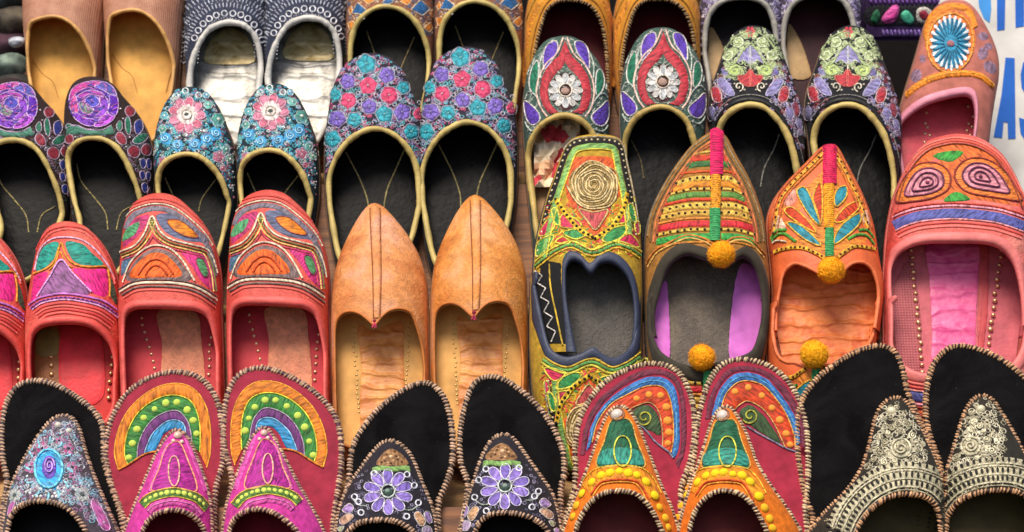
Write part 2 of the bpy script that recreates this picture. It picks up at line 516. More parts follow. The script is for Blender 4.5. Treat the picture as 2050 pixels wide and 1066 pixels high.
        # insole
        if insole is not None:
            dv = O_ - c; L = np.linalg.norm(dv, axis=1)[:, None]
            P = c + dv * (1 - insole_inset / L)
            rr = [(1.0, 0.0004), (0.9, 0.0012), (0.7, 0.0016), (0.4, 0.0018), (0.1, 0.0018)]
            V = np.vstack([np.column_stack([c + (P - c) * a, np.full(n, s.z0 + zz)]) for a, zz in rr])
            F = [(j * n + i, j * n + (i + 1) % n, (j + 1) * n + (i + 1) % n, (j + 1) * n + i) for j in range(len(rr) - 1) for i in range(n)]
            F.append(tuple(range((len(rr) - 1) * n, len(rr) * n)))
            s.insole = mesh_obj('insole', V, F, insole, s.root)
            if open_end:
                q0, q1 = P[0], P[-1]; xm = 0.5 * (q0[0] + q1[0]); zt = s.z0 + 0.0022
                ext = np.array([(q0[0] + .004, q0[1] + .012), (q1[0] - .004, q1[1] + .012), (xm + (q1[0] - xm) * .72, q1[1] - .05), (xm + (q0[0] - xm) * .72, q0[1] - .05)])
                md = s.insole.data
                import bmesh
                bm = bmesh.new(); bm.from_mesh(md)
                vs_ = [bm.verts.new((x, y, zt)) for x, y in ext]; bm.faces.new(vs_); bm.to_mesh(md); bm.free()
            s.zi = s.z0 + 0.0019
        else:
            s.insole = s.sole; s.zi = s.z0 + 0.0002
        if piping:
            uu = np.linspace(0, 2 * math.pi, n, endpoint=False); ph = rng.uniform(0, 6, 4)
            rv = piping[1] * (1 + 0.10 * np.sin(3 * uu + ph[0]) + 0.07 * np.sin(11 * uu + ph[1]) + 0.05 * np.sin(23 * uu + ph[2]) + rng.normal(size=n) * 0.025)
            s.piping = s.tube_local(np.column_stack([s.T, s.Tz - 0.0002]), rv, piping[0], closed=not open_end, name='piping', parent=s.root)

    # -- coordinates
    def loc_ray(s, px):
        d = ray_world(px) @ s.B
        o = (CAM - s.O) @ s.B
        return o, d
    def plane_px(s, px, z):
        o, d = s.loc_ray(px)
        t = (z - o[2]) / d[:, 2]
        return o[None, :2] + d[:, :2] * t[:, None]
    def _lk(s, A, P):
        u = np.clip((P[:, 0] - s.gx0) / s.g, 0, A.shape[1] - 1.001); v = np.clip((P[:, 1] - s.gy0) / s.g, 0, A.shape[0] - 1.001)
        i, j = u.astype(int), v.astype(int); fu, fv = u - i, v - j
        return A[j, i] * (1 - fu) * (1 - fv) + A[j, i + 1] * fu * (1 - fv) + A[j + 1, i] * (1 - fu) * fv + A[j + 1, i + 1] * fu * fv
    def h(s, P): return s._lk(s.H, np.atleast_2d(P))
    def nrm(s, P):
        P = np.atleast_2d(P)
        gx = np.clip(s._lk(s.Gx, P), -2.5, 2.5); gy = np.clip(s._lk(s.Gy, P), -2.5, 2.5)
        N = np.column_stack([-gx, -gy, np.ones(len(P))])
        return N / np.linalg.norm(N, axis=1)[:, None]
    def surf(s, px):
        """first point where each pixel's ray meets the last's surface (plan x, y)"""
        o, d = s.loc_ray(px)
        zz = np.linspace(s.H.max() + 0.002, s.z0, 110)
        best = None; done = np.zeros(len(d), bool); res = np.zeros((len(d), 2)); prev = None; pgap = None
        for z in zz:
            t = (z - o[2]) / d[:, 2]
            P = o[None, :2] + d[:, :2] * t[:, None]
            gap = z - s.h(P)
            if prev is None:
                prev, pgap = P, gap; continue
            hit = (gap <= 0) & ~done
            if hit.any():
                w = (pgap[hit] / np.maximum(pgap[hit] - gap[hit], 1e-9))[:, None]
                res[hit] = prev[hit] + (P[hit] - prev[hit]) * np.clip(w, 0, 1); done |= hit
            prev, pgap = P, gap
        res[~done] = prev[~done]
        return res
    def clip(s, P, inset=0.0016):
        """the longest run of a line that stays on the shoe"""
        poly = s.outl if not s.open else np.vstack([s.outl, [s.outl[-1] - [0, .3], s.outl[0] - [0, .3]]])
        ok = inside(P, poly) & (dist_poly(P, s.outl, not s.open) > inset)
        best, i = (0, 0), 0
        while i < len(P):
            if ok[i]:
                j = i
                while j < len(P) and ok[j]: j += 1
                if j - i > best[1] - best[0]: best = (i, j)
                i = j
            else: i += 1
        return P[best[0]:best[1]] if best[1] - best[0] >= 4 else None
    def on_upper(s, P, inset=0.003):
        poly = s.outl if not s.open else np.vstack([s.outl, [s.outl[-1] - [0, .3], s.outl[0] - [0, .3]]])
        ok = inside(P, poly) & (dist_poly(P, s.outl, not s.open) > inset)
        tp = s.thr_poly if not s.open else np.vstack([s.thr_poly, [s.thr_poly[-1] - [0, .3], s.thr_poly[0] - [0, .3]]])
        return ok & ~inside(P, tp) & (dist_poly(P, s.thr_poly, not s.open) > inset)
    def fill(s, n, cols, r=7, w=4, box=None, loops=True, seed=1, m=None, name='filler_stitching', keep=None, inset=0.003, layer=0, ang=None):
        """dense small loops or seed stitches between the larger motifs, joined per colour"""
        mp = m or s.mp; rg = random.Random(seed)
        for ci, col in enumerate(cols):
            q = np.array([(rg.uniform(box[0], box[2]), rg.uniform(box[1], box[3])) for _ in range(n)])
            if keep is not None: q = np.array([p for p in q if keep(*p)])
            if len(q) == 0: continue
            P = s.surf(mp(q)); P = P[s.on_upper(P, inset)]
            if len(P) == 0: continue
            rm, rw = r * mp.k * s.mpp, 0.5 * w * mp.k * s.mpp
            V, F = [], []
            for p in P:
                k0 = len(V)
                if loops:
                    rr = rm * rg.uniform(.7, 1.25); a0 = rg.uniform(0, 6.28); tn = rg.uniform(.7, 1.15); m_ = 8
                    a = a0 + np.linspace(0, 2 * math.pi * tn, m_); rad = rr * np.linspace(1, rg.uniform(.5, 1), m_)
                    Q = p + np.column_stack([rad * np.cos(a), rad * np.sin(a)]); u = np.column_stack([np.cos(a), np.sin(a)])
                else:
                    a = rg.uniform(0, 3.14) if ang is None else ang(p) + rg.uniform(-.35, .35); L_ = rm * rg.uniform(.7, 1.4); d = np.array([math.cos(a), math.sin(a)]); m_ = 4
                    Q = p + np.outer(np.linspace(-1, 1, m_) * L_, d); u = np.tile([-d[1], d[0]], (m_, 1))
                for o, h in ((1, 0.0), (0, 1.0), (-1, 0.0)):
                    V.extend(s.lift(Q + u * rw * o, min(rw, .0008) * h + 0.0001 + layer * 0.00025))
                for i in range(m_ - 1):
                    for j in (0, 1):
                        F.append((k0 + j * m_ + i, k0 + j * m_ + i + 1, k0 + (j + 1) * m_ + i + 1, k0 + (j + 1) * m_ + i))
            o = mesh_obj(name, V, F, s._m(col), s.upper); o['kind'] = 'stuff'
    def lift(s, P, off):
        P = np.atleast_2d(P)
        return np.column_stack([P, s.h(P)]) + s.nrm(P) * np.asarray(off).reshape(-1, 1) if np.ndim(off) else np.column_stack([P, s.h(P)]) + s.nrm(P) * off

    # -- pieces
    def tube_local(s, X, r, m, closed=False, name='cord', parent=None, seg=7, flat=None, rn=None):
        X = np.asarray(X, float); n = len(X)
        Tn = (np.roll(X, -1, 0) - np.roll(X, 1, 0)) if closed else np.gradient(X, axis=0)
        Tn /= np.linalg.norm(Tn, axis=1)[:, None] + 1e-12
        Nn = np.tile([0, 0, 1.0], (n, 1)) if flat is None else flat
        Bn = np.cross(Tn, Nn); Bn /= np.linalg.norm(Bn, axis=1)[:, None] + 1e-12
        Nn = np.cross(Bn, Tn)
        r = np.broadcast_to(np.asarray(r, float), (n,))
        a = np.linspace(0, 2 * math.pi, seg, endpoint=False)
        q = r if rn is None else np.broadcast_to(np.asarray(rn, float), (n,))
        V = (X[:, None, :] + r[:, None, None] * np.cos(a)[None, :, None] * Bn[:, None, :] + q[:, None, None] * np.sin(a)[None, :, None] * Nn[:, None, :]).reshape(-1, 3)
        F = []
        for i in range(n if closed else n - 1):
            i2 = (i + 1) % n
            for j in range(seg):
                F.append((i * seg + j, i * seg + (j + 1) % seg, i2 * seg + (j + 1) % seg, i2 * seg + j))
        if not closed:
            F.append(tuple(range(seg))); F.append(tuple(range((n - 1) * seg, n * seg))[::-1])
        return mesh_obj(name, V, F, m, parent or s.upper)
    def _m(s, m, kind='thread'): return mat(kind, m) if isinstance(m, str) else m
    def _pts(s, pts, m): return (m or s.mp)(pts)
    def patch(s, pts, col, puff=0.7, layer=0, name='embroidered_patch', kind='thread', m=None, sharp=False, plane=None, n=None, outline=None, ow=5):
        mp = m or s.mp
        q = mp(pts)
        per = np.linalg.norm(np.diff(np.vstack([q, q[:1]]), axis=0), axis=1).sum()
        n = n or int(np.clip(per / 4, 18, 90))
        q = spline(q, True, n, sharp)
        P = s.surf(q) if plane is None else s.plane_px(q, plane)
        c = P.mean(0)
        if plane is None:
            poly = s.outl if not s.open else np.vstack([s.outl, [s.outl[-1] - [0, .3], s.outl[0] - [0, .3]]])
            if not inside(c[None], poly)[0]: return None
            off_ = ~inside(P, poly)
            if off_.any():
                for _ in range(12):
                    P[off_] = c + (P[off_] - c) * 0.9; off_ = ~inside(P, poly)
                    if not off_.any(): break
        P = P + rng.normal(size=P.shape) * 0.00016
        rr = [(1.0, -0.35), (0.95, 0.45), (0.8, 0.85), (0.5, 1.0), (0.2, 1.0)]
        V = []
        for a, o in rr:
            Q = c + (P - c) * a
            off = (o * puff * 0.62 + layer * 0.2) * 0.001
            V.append(s.lift(Q, off) if plane is None else np.column_stack([Q, np.full(n, plane + off)]))
        V = np.vstack(V)
        F = [(j * n + i, j * n + (i + 1) % n, (j + 1) * n + (i + 1) % n, (j + 1) * n + i) for j in range(4) for i in range(n)]
        F.append(tuple(range(4 * n, 5 * n)))
        par = s.upper if plane is None else s.insole
        ob = mesh_obj(name, V, F, s._m(col, kind), par)
        if outline:
            s.cord(pts, ow, outline, closed=True, layer=layer, m=m, sharp=sharp, name='outline_cord', plane=plane)
        return ob
    def cord(s, pts, w, col, closed=False, layer=0, name='cord', kind='thread', m=None, sharp=False, plane=None, n=None):
        mp = m or s.mp
        q = mp(pts); per = np.linalg.norm(np.diff(q, axis=0), axis=1).sum()
        n = n or int(np.clip(per / 3.5, 8, 110))
        q = spline(q, closed, n, sharp)
        r = 0.45 * w * mp.k * s.mpp
        if plane is None:
            P = s.surf(q)
            if not closed:
                P = s.clip(P)
                if P is None: return None
            N = s.nrm(P); rn = min(r, 0.00065)
            X = np.column_stack([P, s.h(P)]) + N * (0.25 * rn + layer * 0.00025 + 0.0002)
            return s.tube_local(X, r, s._m(col, kind), closed, name, s.upper, 8, N, rn)
        P = s.plane_px(q, plane)
        rn = min(r, 0.00065)
        return s.tube_local(np.column_stack([P, np.full(len(P), plane + 0.3 * rn)]), r, s._m(col, kind), closed, name, s.insole, 8, None, rn)
    def band(s, A, Bp, col, puff=0.6, layer=0, name='embroidered_band', kind='thread', m=None, plane=None, n=60, sharp=False):
        mp = m or s.mp
        a = spline(mp(A), False, n, sharp); b = spline(mp(Bp), False, n, sharp)
        f = s.surf if plane is None else (lambda q: s.plane_px(q, plane))
        Pa, Pb = f(a), f(b)
        Pa = Pa + rng.normal(size=Pa.shape) * 0.00014; Pb = Pb + rng.normal(size=Pb.shape) * 0.00014
        V = []
        for t, o in ((0, -0.35), (0.06, 0.5), (0.3, 0.95), (0.5, 1), (0.7, 0.95), (0.94, 0.5), (1, -0.35)):
            Q = Pa + (Pb - Pa) * t
            off = (o * puff + layer * 0.25) * 0.001
            V.append(s.lift(Q, off) if plane is None else np.column_stack([Q, np.full(n, plane + off)]))
        V = np.vstack(V)
        F = [(j * n + i, j * n + i + 1, (j + 1) * n + i + 1, (j + 1) * n + i) for j in range(6) for i in range(n - 1)]
        return mesh_obj(name, V, F, s._m(col, kind), s.upper if plane is None else s.insole)
    def ellipse(s, c, rx, ry=None, rot=0, lobes=0, amp=0.15, n=24):
        ry = ry or rx
        a = np.linspace(0, 2 * math.pi, n, endpoint=False)
        r = 1 + amp * np.cos(lobes * a) if lobes else np.ones(n)
        x, y = rx * r * np.cos(a), ry * r * np.sin(a)
        return np.column_stack([c[0] + x * math.cos(rot) - y * math.sin(rot), c[1] + x * math.sin(rot) + y * math.cos(rot)])
    def disc(s, c, r, col, ry=None, lobes=0, amp=0.15, puff=0.8, layer=0, name='embroidered_disc', rot=0, **kw):
        return s.patch(s.ellipse(c, r, ry, rot, lobes, amp, 40 if lobes else 20), col, puff, layer, name, n=44 if lobes else 24, sharp=True, **kw)
    def ring(s, c, r, w, col, ry=None, layer=0, name='thread_ring', rot=0, **kw):
        return s.cord(s.ellipse(c, r, ry, rot, n=14), w, col, True, layer, name, n=20, **kw)
    def dots(s, pts, r, col, h=0.8, kind='thread', layer=0, plane=None, m=None, name='bead', single=None, ry=None):
        """small domes; each its own piece when big enough to tell apart, else one joined piece"""
        mp = m or s.mp
        q = mp(pts)
        P = s.surf(q) if plane is None else s.plane_px(q, plane)
        P = P + rng.normal(size=P.shape) * 0.00022
        N = s.nrm(P) if plane is None else np.tile([0, 0, 1.0], (len(P), 1))
        Z = s.h(P) if plane is None else np.full(len(P), plane)
        rm = r * mp.k * s.mpp
        mm = s._m(col, kind)
        par = s.upper if plane is None else s.insole
        if single is None: single = 2 * r * mp.k >= 9
        key = ('dome', mm.name)
        if single:
            if key not in _mats:
                V, F = dome()
                me = bpy.data.meshes.new('bead'); me.from_pydata(V, [], F); me.materials.append(mm)
                me.polygons.foreach_set('use_smooth', [True] * len(me.polygons))
                _mats[key] = me
            for p, z, nn in zip(P, Z, N):
                o = bpy.data.objects.new(name, _mats[key]); COL.objects.link(o); o.parent = par
                o.location = (p[0] + nn[0] * layer * 0.00025, p[1] + nn[1] * layer * 0.00025, z + nn[2] * (layer * 0.00025 - 0.0001))
                o.rotation_euler = Vector(nn).to_track_quat('Z', 'Y').to_euler()
                kk = rng.uniform(0.84, 1.12); o.scale = (rm * kk, rm * kk * rng.uniform(.9, 1.1), rm * h * kk)
            return
        Vd, Fd = dome(7, 2); Vd = np.array(Vd)
        V = []; F = []
        for p, z, nn in zip(P, Z, N):
            R_ = np.array(Vector(nn).to_track_quat('Z', 'Y').to_matrix())
            b = len(V)
            X = (Vd * [rm, rm, rm * h]) @ R_.T + np.array([p[0], p[1], z]) + nn * (layer * 0.00025 - 0.0001)
            V.extend(X); F.extend([tuple(i + b for i in f) for f in Fd])
        o = mesh_obj(name + 's' if not name.endswith('s') else name, V, F, mm, par)
        o.name = name + '_row'; o['kind'] = 'stuff'
        return o
    def flower(s, c, r, n, col, centre=None, edge=None, rc=0.35, ry=None, petal_w=None, inner=0.30, layer=0, rot=0, puff=0.8, name='petal', m=None):
        ry = ry or r
        for i in range(n):
            a = rot + 2 * math.pi * i / n
            u = np.array([math.cos(a), math.sin(a)]); v = np.array([-u[1], u[0]])
            w = (petal_w or math.pi * 0.62 / n)
            L = [(inner, 0.0), (0.5, 0.75 * w), (0.78, w), (0.96, 0.6 * w), (1.0, 0), (0.96, -0.6 * w), (0.78, -w), (0.5, -0.75 * w)]
            pts = np.array([u * x + v * y for x, y in L]) * [r, ry] + np.asarray(c, float)
            s.patch(pts, col if isinstance(col, str) else col[i % len(col)], puff, layer, name, n=18, m=m)
            if edge: s.cord(pts, max(2.0, r * 0.045), edge, True, layer + 1, 'outline_cord', n=18, m=m)
        if centre: s.dots([c], r * rc, centre, 0.55, layer=layer + 2, name='flower_center', m=m, single=True)
    def spiral(s, c, r, turns, w, col, ry=None, rot=0, layer=1, name='spiral_cord', m=None, r0=0.12, wob=0.0):
        t = np.linspace(0, 1, int(14 * turns) + 2)
        a = rot + 2 * math.pi * turns * t; rr = r0 + (1 - r0) * t
        ry = ry or r
        rr = rr * (1 + wob * np.sin(a * 2.3 + 1) + wob * .7 * np.sin(a * 5.1))
        return s.cord(np.column_stack([c[0] + r * rr * np.cos(a), c[1] + ry * rr * np.sin(a)]), w, col, False, layer, name, n=int(22 * turns), m=m)
    def stitches(s, segs, w, col, layer=0, name='stitching', kind='thread', m=None, plane=None):
        """many short straight stitches, joined"""
        mp = m or s.mp
        S = np.asarray(segs, float)
        qa, qb = mp(S[:, 0]), mp(S[:, 1])
        f = s.surf if plane is None else (lambda q: s.plane_px(q, plane))
        Pa, Pb = f(qa), f(qb)
        r = 0.5 * w * mp.k * s.mpp
        V, F = [], []
        for a, b in zip(Pa, Pb):
            dv = b - a; L = np.linalg.norm(dv)
            if L < 1e-6 or L > 0.03: continue
            u = dv / L; v = np.array([-u[1], u[0]])
            mid = (a + b) / 2
            Q = np.array([a, a + u * L * .25 + v * r, a + u * L * .25 - v * r, b - u * L * .25 + v * r, b - u * L * .25 - v * r, b, mid])
            if plane is None:
                X = s.lift(Q, np.array([0, .15, .15, .15, .15, 0, 1.1]) * r + 0.0001 + layer * 0.00025)
            else:
                X = np.column_stack([Q, plane + np.array([0, .15, .15, .15, .15, 0, 1.1]) * r])
            k = len(V); V.extend(X)
            F += [(k, k + 2, k + 6), (k, k + 6, k + 1), (k + 1, k + 6, k + 3), (k + 2, k + 4, k + 6), (k + 3, k + 6, k + 5), (k + 4, k + 5, k + 6)]
        if not V: return
        o = mesh_obj(name, V, F, s._m(col, kind), s.upper if plane is None else s.insole); o['kind'] = 'stuff'
        return o
    def rim_band(s, w, m, wrap=0.002, puff=0.0010, name='binding', arc=None):
        """binding strip along the opening, folded over its edge"""
        n = len(s.T)
        dv = s.outl - s.T; L = np.linalg.norm(dv, axis=1); u = dv / (L[:, None] + 1e-9)
        ww = np.minimum(w, L * 0.75)
        V = []
        for t, o in ((1, -0.3), (0.93, 0.5), (0.6, 1.0), (0.25, 1.1), (0.03, 0.8)):
            Q = s.T + u * (ww * t)[:, None]
            V.append(s.lift(Q, o * puff))
        Q = s.T - u * 0.0012
        V.append(np.column_stack([Q, s.Tz - 0.0002])); V.append(np.column_stack([s.T - u * 0.0018, s.Tz - 0.003])); V.append(np.column_stack([s.T - u * 0.0010, s.Tz - 0.006]))
        V = np.vstack(V); k = 8
        wr = n if not s.open else n - 1
        F = [(j * n + i, j * n + (i + 1) % n, (j + 1) * n + (i + 1) % n, (j + 1) * n + i) for j in range(k - 1) for i in range(wr)]
        return mesh_obj(name, V, F, m, s.root)
    def whip(s, X, r, step, col, core, closed=False, name='edge', parent=None, upn=None):
        """edge cord wrapped by slanting overcast stitches"""
        X = np.asarray(X, float)
        par = parent or s.root
        e = s.tube_local(X, r * 0.86, s._m(core, 'leather'), closed, name + '_cord', par, 8)
        Q = np.vstack([X, X[:1]]) if closed else X
        d = np.concatenate([[0], np.cumsum(np.linalg.norm(np.diff(Q, axis=0), axis=1))])
        m_ = int(d[-1] / step)
        V, F = [], []
        for i in range(m_):
            q = (i + 0.5 + random.uniform(-.28, .28)) * step
            P = np.array([np.interp(q, d, Q[:, j]) for j in range(3)])
            P2 = np.array([np.interp(min(q + 0.0006, d[-1]), d, Q[:, j]) for j in range(3)])
            P1 = np.array([np.interp(max(q - 0.0006, 0), d, Q[:, j]) for j in range(3)])
            t = P2 - P1; t /= np.linalg.norm(t) + 1e-12
            nn = np.array([0, 0, 1.0]); b = np.cross(t, nn); b /= np.linalg.norm(b) + 1e-12; nn = np.cross(b, t)
            rs = step * random.uniform(0.20, 0.36); k0 = len(V)
            sl = random.uniform(0.15, 0.5) * step
            for j in range(7):
                a = math.radians(-35 + j * 250 / 6.0)
                rad = b * math.cos(a) + nn * math.sin(a)
                c0 = P + rad * r * 0.98 + t * sl * (j / 6.0 - .5) * 2
                V += [c0 + t * rs, c0 + rad * rs * 0.9, c0 - t * rs, ]
            for j in range(6):
                a0 = k0 + j * 3; a1 = a0 + 3
                F += [(a0, a1, a1 + 1, a0 + 1), (a0 + 1, a1 + 1, a1 + 2, a0 + 2)]
        o = mesh_obj(name + '_stitching', V, F, s._m(col), e); o['kind'] = 'stuff'
        return e
    def pompom(s, px, r_px, col, m=None, zc=None):
        mp = m or s.mp
        q = mp([px]); r = r_px * mp.k * s.mpp
        P = s.surf(q)[0] if zc is None else s.plane_px(q, zc)[0]
        z = (s.h(P[None])[0] if zc is None else zc) + r * 0.55
        if zc is None: P = s.plane_px(q, z)[0]
        C = np.array([P[0], P[1], z])
        V, F = [], []
        rg = np.random.default_rng(3)
        import bmesh
        from mathutils import noise as mn
        bm = bmesh.new(); bmesh.ops.create_icosphere(bm, subdivisions=4, radius=1)
        for v in bm.verts:
            k = 1 + 0.05 * mn.noise(v.co * 2.2 + Vector(C) * 40) + 0.045 * mn.noise(v.co * 9) + rg.normal() * 0.016
            v.co = Vector((v.co.x, v.co.y, v.co.z * 0.94)) * (r * 0.95 * k)
        for v in bm.verts: V.append(np.array(v.co) + C)
        for f in bm.faces: F.append(tuple(v.index for v in f.verts))
        bm.free()
        for i in range(1700):                                   # stray wool ends
            d = rg.normal(size=3); d /= np.linalg.norm(d)
            a = np.cross(d, rg.normal(size=3)); a /= np.linalg.norm(a)
            L = r * rg.uniform(0.97, 1.15); w = r * 0.015
            d2 = d + a * rg.normal() * 0.12
            k = len(V)
            V += [C + d * r * 0.88 + a * w, C + d * r * 0.88 - a * w, C + d2 * L]
            F += [(k, k + 1, k + 2)]
        return mesh_obj('pompom', V, F, mat('suede', col), s.root, smooth=False)
    def off(s, line, d, m=None, n=60):
        """pixel-space curve offset to the left of its direction by d design units"""
        mp = m or s.mp
        q = spline(np.asarray(line, float), False, n)
        t = np.gradient(q, axis=0); t /= np.linalg.norm(t, axis=1)[:, None]
        return q + np.column_stack([t[:, 1], -t[:, 0]]) * d

def dome(seg=9, rings=3):
    V = [(0, 0, 1.0)]; F = []
    for j in range(1, rings + 1):
        ph = j * (math.pi / 2) / rings
        for i in range(seg):
            a = 2 * math.pi * i / seg
            V.append((math.sin(ph) * math.cos(a), math.sin(ph) * math.sin(a), math.cos(ph)))
    for i in range(seg): F.append((0, 1 + i, 1 + (i + 1) % seg))
    for j in range(rings - 1):
        b0 = 1 + j * seg
        for i in range(seg): F.append((b0 + i, b0 + seg + i, b0 + seg + (i + 1) % seg, b0 + (i + 1) % seg))
    return V, F

def px_on_y(px, y):
    d = ray_world(px); t = (y - CAM[1]) / d[:, 1]
    return CAM[None] + d * t[:, None]
# ------------------------------------------------------------------ display rack
W_BOARD = wood_mat('board_wood', '#5a3116', '#9a6136')
W_LEDGE = wood_mat('ledge_wood', '#a87c4e', '#d2ab78')
rack = bpy.data.objects.new('display_rack', None); COL.objects.link(rack)
rack['label'] = 'stepped brown wooden rack that the rows of shoes lean on'; rack['category'] = 'rack'
rack.location = (0, ROW[4][1], ROW[4][2])
bpy.context.view_layer.update()
def row_x(k, px, py):
    d = ray_world((px, py))[0]; c = EZ @ ROW[k]
    return (CAM + d * ((c - EZ @ CAM) / (EZ @ d)))[0]
XR = {1: (row_x(1, 30, 300), row_x(1, 1752, 300)), 2: (row_x(2, -160, 500), row_x(2, 1992, 500)),
      3: (row_x(3, -180, 800), row_x(3, 2240, 800)), 4: (row_x(4, -180, 1000), row_x(4, 2240, 1000))}
def plank(name, lo, hi, O, m, frame=True):
    o = box_obj(name, lo, hi, m, None, 0.0015)
    M = Matrix([list(np.stack([EX, EY, EZ], 1)[i]) + [O[i]] for i in range(3)] + [[0, 0, 0, 1]]) if frame else Matrix.Translation(O)
    o.parent = rack
    o.matrix_parent_inverse = Matrix.Translation(rack.location).inverted()
    o.matrix_basis = M
    return o
for k in (1, 2, 3, 4):
    O = np.array([0, ROW[k][1], ROW[k][2]])
    x0, x1 = XR[k]
    dep_back = 0.02
    plank('ledge', (x0, -0.052 if k < 4 else -0.10, -0.016), (x1, dep_back, -0.0005), O, W_LEDGE, False)
    top = (ROW[k - 1][2] - ROW[k][2]) / math.cos(LEAN) if k > 1 else 0.16
    if k > 1:
        # the board a row leans on reaches up to the ledge above it
        plank('backboard', (x0, -0.004, -0.013), (x1, top - 0.004, -0.0012), O, W_BOARD)
    else:
        plank('backboard', (x0, -0.004, -0.013), (x1, top, -0.0012), O, W_BOARD)

# dark wall behind the stall and the white painted sign beside it
wall_y = ROW[1][1] + 0.33
dark = mat('cloth', '#1d1716')
w = box_obj('wall', (-0.9, wall_y, 0.35), (0.9, wall_y + 0.03, 1.9), dark, None, 0)
w['kind'] = 'structure'
ST = math.radians(20)                                       # the sign board leans back a little
SN = np.array([0, -math.cos(ST), math.sin(ST)]); SZ = np.array([0, math.sin(ST), math.cos(ST)])
SP = np.array([0, ROW[2][1] + 0.135, ROW[2][2]])
def on_sign(px):
    d = ray_world(px); tt = ((SP - CAM) @ SN) / (d @ SN)
    W = CAM[None] + d * tt[:, None]
    return np.column_stack([W[:, 0], (W - SP) @ SZ])
a = on_sign([(1905, 560)])[0]; b = on_sign([(2330, -260)])[0]
sign = box_obj('painted_sign', (0, 0, 0), (b[0] - a[0], 0.012, b[1] - a[1]), mat('paint', '#dedad3'), None, 0.001)
sw = SP + SZ * a[1]
sign.matrix_world = Matrix([[1, 0, 0, a[0]], [0, -SN[1], SZ[1], sw[1]], [0, -SN[2], SZ[2], sw[2]], [0, 0, 0, 1]])
sign['label'] = 'white sign board with blue hand-painted capital letters'; sign['category'] = 'sign'
BLUE = mat('paint', '#1566c8'); BLUE2 = mat('paint', '#3f9be6')
def letter(strokes, m, name='painted_letter'):
    V, F = [], []
    for poly in strokes:
        P = on_sign(poly) - a; k = len(V)
        n = len(P)
        V += [(p[0], -0.0006, p[1]) for p in P] + [(p[0], 0.0004, p[1]) for p in P]
        F.append(tuple(range(k, k + n)))
        F += [(k + i, k + (i + 1) % n, k + n + (i + 1) % n, k + n + i) for i in range(n)]
    return mesh_obj(name, V, F, m, sign, smooth=False)
letter([[(2013, 116), (2031, 117), (2033, 278), (2018, 279), (2017, 246), (2009, 245), (2006, 277), (1989, 275), (2005, 190)],], BLUE)
letter([[(2074, 122), (2060, 116), (2048, 126), (2043, 150), (2045, 176), (2056, 196), (2072, 206), (2072, 188), (2060, 178), (2057, 150), (2062, 136), (2074, 140)],
        [(2040, 236), (2052, 240), (2058, 262), (2072, 266), (2072, 284), (2052, 281), (2043, 268)]], BLUE)
letter([[(1955, -40), (1982, -40), (1984, 20), (1981, 46), (1970, 38), (1960, 14)]], BLUE2)
letter([[(1996, -40), (2013, -40), (2011, 60), (1996, 62)], [(2032, -40), (2050, -40), (2050, 53), (2033, 56)]], BLUE)

# stones heaped at the left, beyond the tan shoes
def stone(px, y, r, col, label, sq=0.8):
    import bmesh
    c = px_on_y([px], y)[0]
    bm = bmesh.new(); bmesh.ops.create_icosphere(bm, subdivisions=4, radius=1)
    for v in bm.verts:
        p = np.array(v.co)
        k = 1 + 0.10 * math.sin(3.1 * p[0] + px[0]) * math.cos(2.3 * p[2] + px[1]) + 0.06 * math.sin(7 * p[1] + 5 * p[2])
        v.co = Vector((p[0] * k * r * 1.25, p[1] * k * r, p[2] * k * r * sq))
    me = bpy.data.meshes.new('stone'); bm.to_mesh(me); bm.free()
    me.polygons.foreach_set('use_smooth', [True] * len(me.polygons))
    m = bpy.data.materials.new('stone_skin'); m.use_nodes = True
    N, L = m.node_tree.nodes, m.node_tree.links
    tc = N.new('ShaderNodeTexCoord'); n = N.new('ShaderNodeTexNoise'); n.inputs['Scale'].default_value = 70; n.inputs['Detail'].default_value = 5
    cr = N.new('ShaderNodeValToRGB'); cr.color_ramp.elements[0].color = lin(col[0]); cr.color_ramp.elements[1].color = lin(col[1])
    cr.color_ramp.elements[0].position = 0.35; cr.color_ramp.elements[1].position = 0.65
    L.new(tc.outputs['Object'], n.inputs['Vector']); L.new(n.outputs['Fac'], cr.inputs[0]); L.new(cr.outputs[0], N['Principled BSDF'].inputs['Base Color'])
    N['Principled BSDF'].inputs['Roughness'].default_value = 0.8
    me.materials.append(m)
    o = bpy.data.objects.new('stone', me); COL.objects.link(o); o.location = c
    o['label'] = label; o['category'] = 'stone'; o['group'] = 'stones heaped left of the rack'
    return o
SY = ROW[1][1] + 0.07
stone((12, 135), SY, 0.020, ('#39423c', '#8fa394'), 'pale grey-green rounded stone above the purple rose shoes')
stone((8, 95), SY + 0.01, 0.022, ('#241019', '#4a2438'), 'dark maroon stone lying on the grey-green stone')
stone((20, 45), SY + 0.02, 0.024, ('#2a211a', '#5e5443'), 'mottled brown stone on top of the maroon stone')
stone((5, -2), SY + 0.03, 0.026, ('#0e1616', '#2c3b3c'), 'blackish green stone at the top of the heap')
stone((34, 84), SY - 0.02, 0.0065, ('#8b8c92', '#c9ccd4'), 'small pale grey pebble wedged between the dark stones')
stone((22, 190), SY - 0.01, 0.026, ('#1c1a18', '#3c352e'), 'dark brown stone under the grey-green stone')
stone((15, 250), SY - 0.015, 0.034, ('#17130f', '#2f2820'), 'large dark stone at the foot of the heap')
# ------------------------------------------------------------------ row 1 (top row)
GOLD = '#c9b26c'; BLK = mat('blackskin', '#141314')
CATJ = 'shoe'
G1 = 'shoes in the top row of the rack'; G2 = 'shoes in the second row of the rack'
G3 = 'shoes in the third row of the rack'; G4 = 'open slippers in the bottom row of the rack'

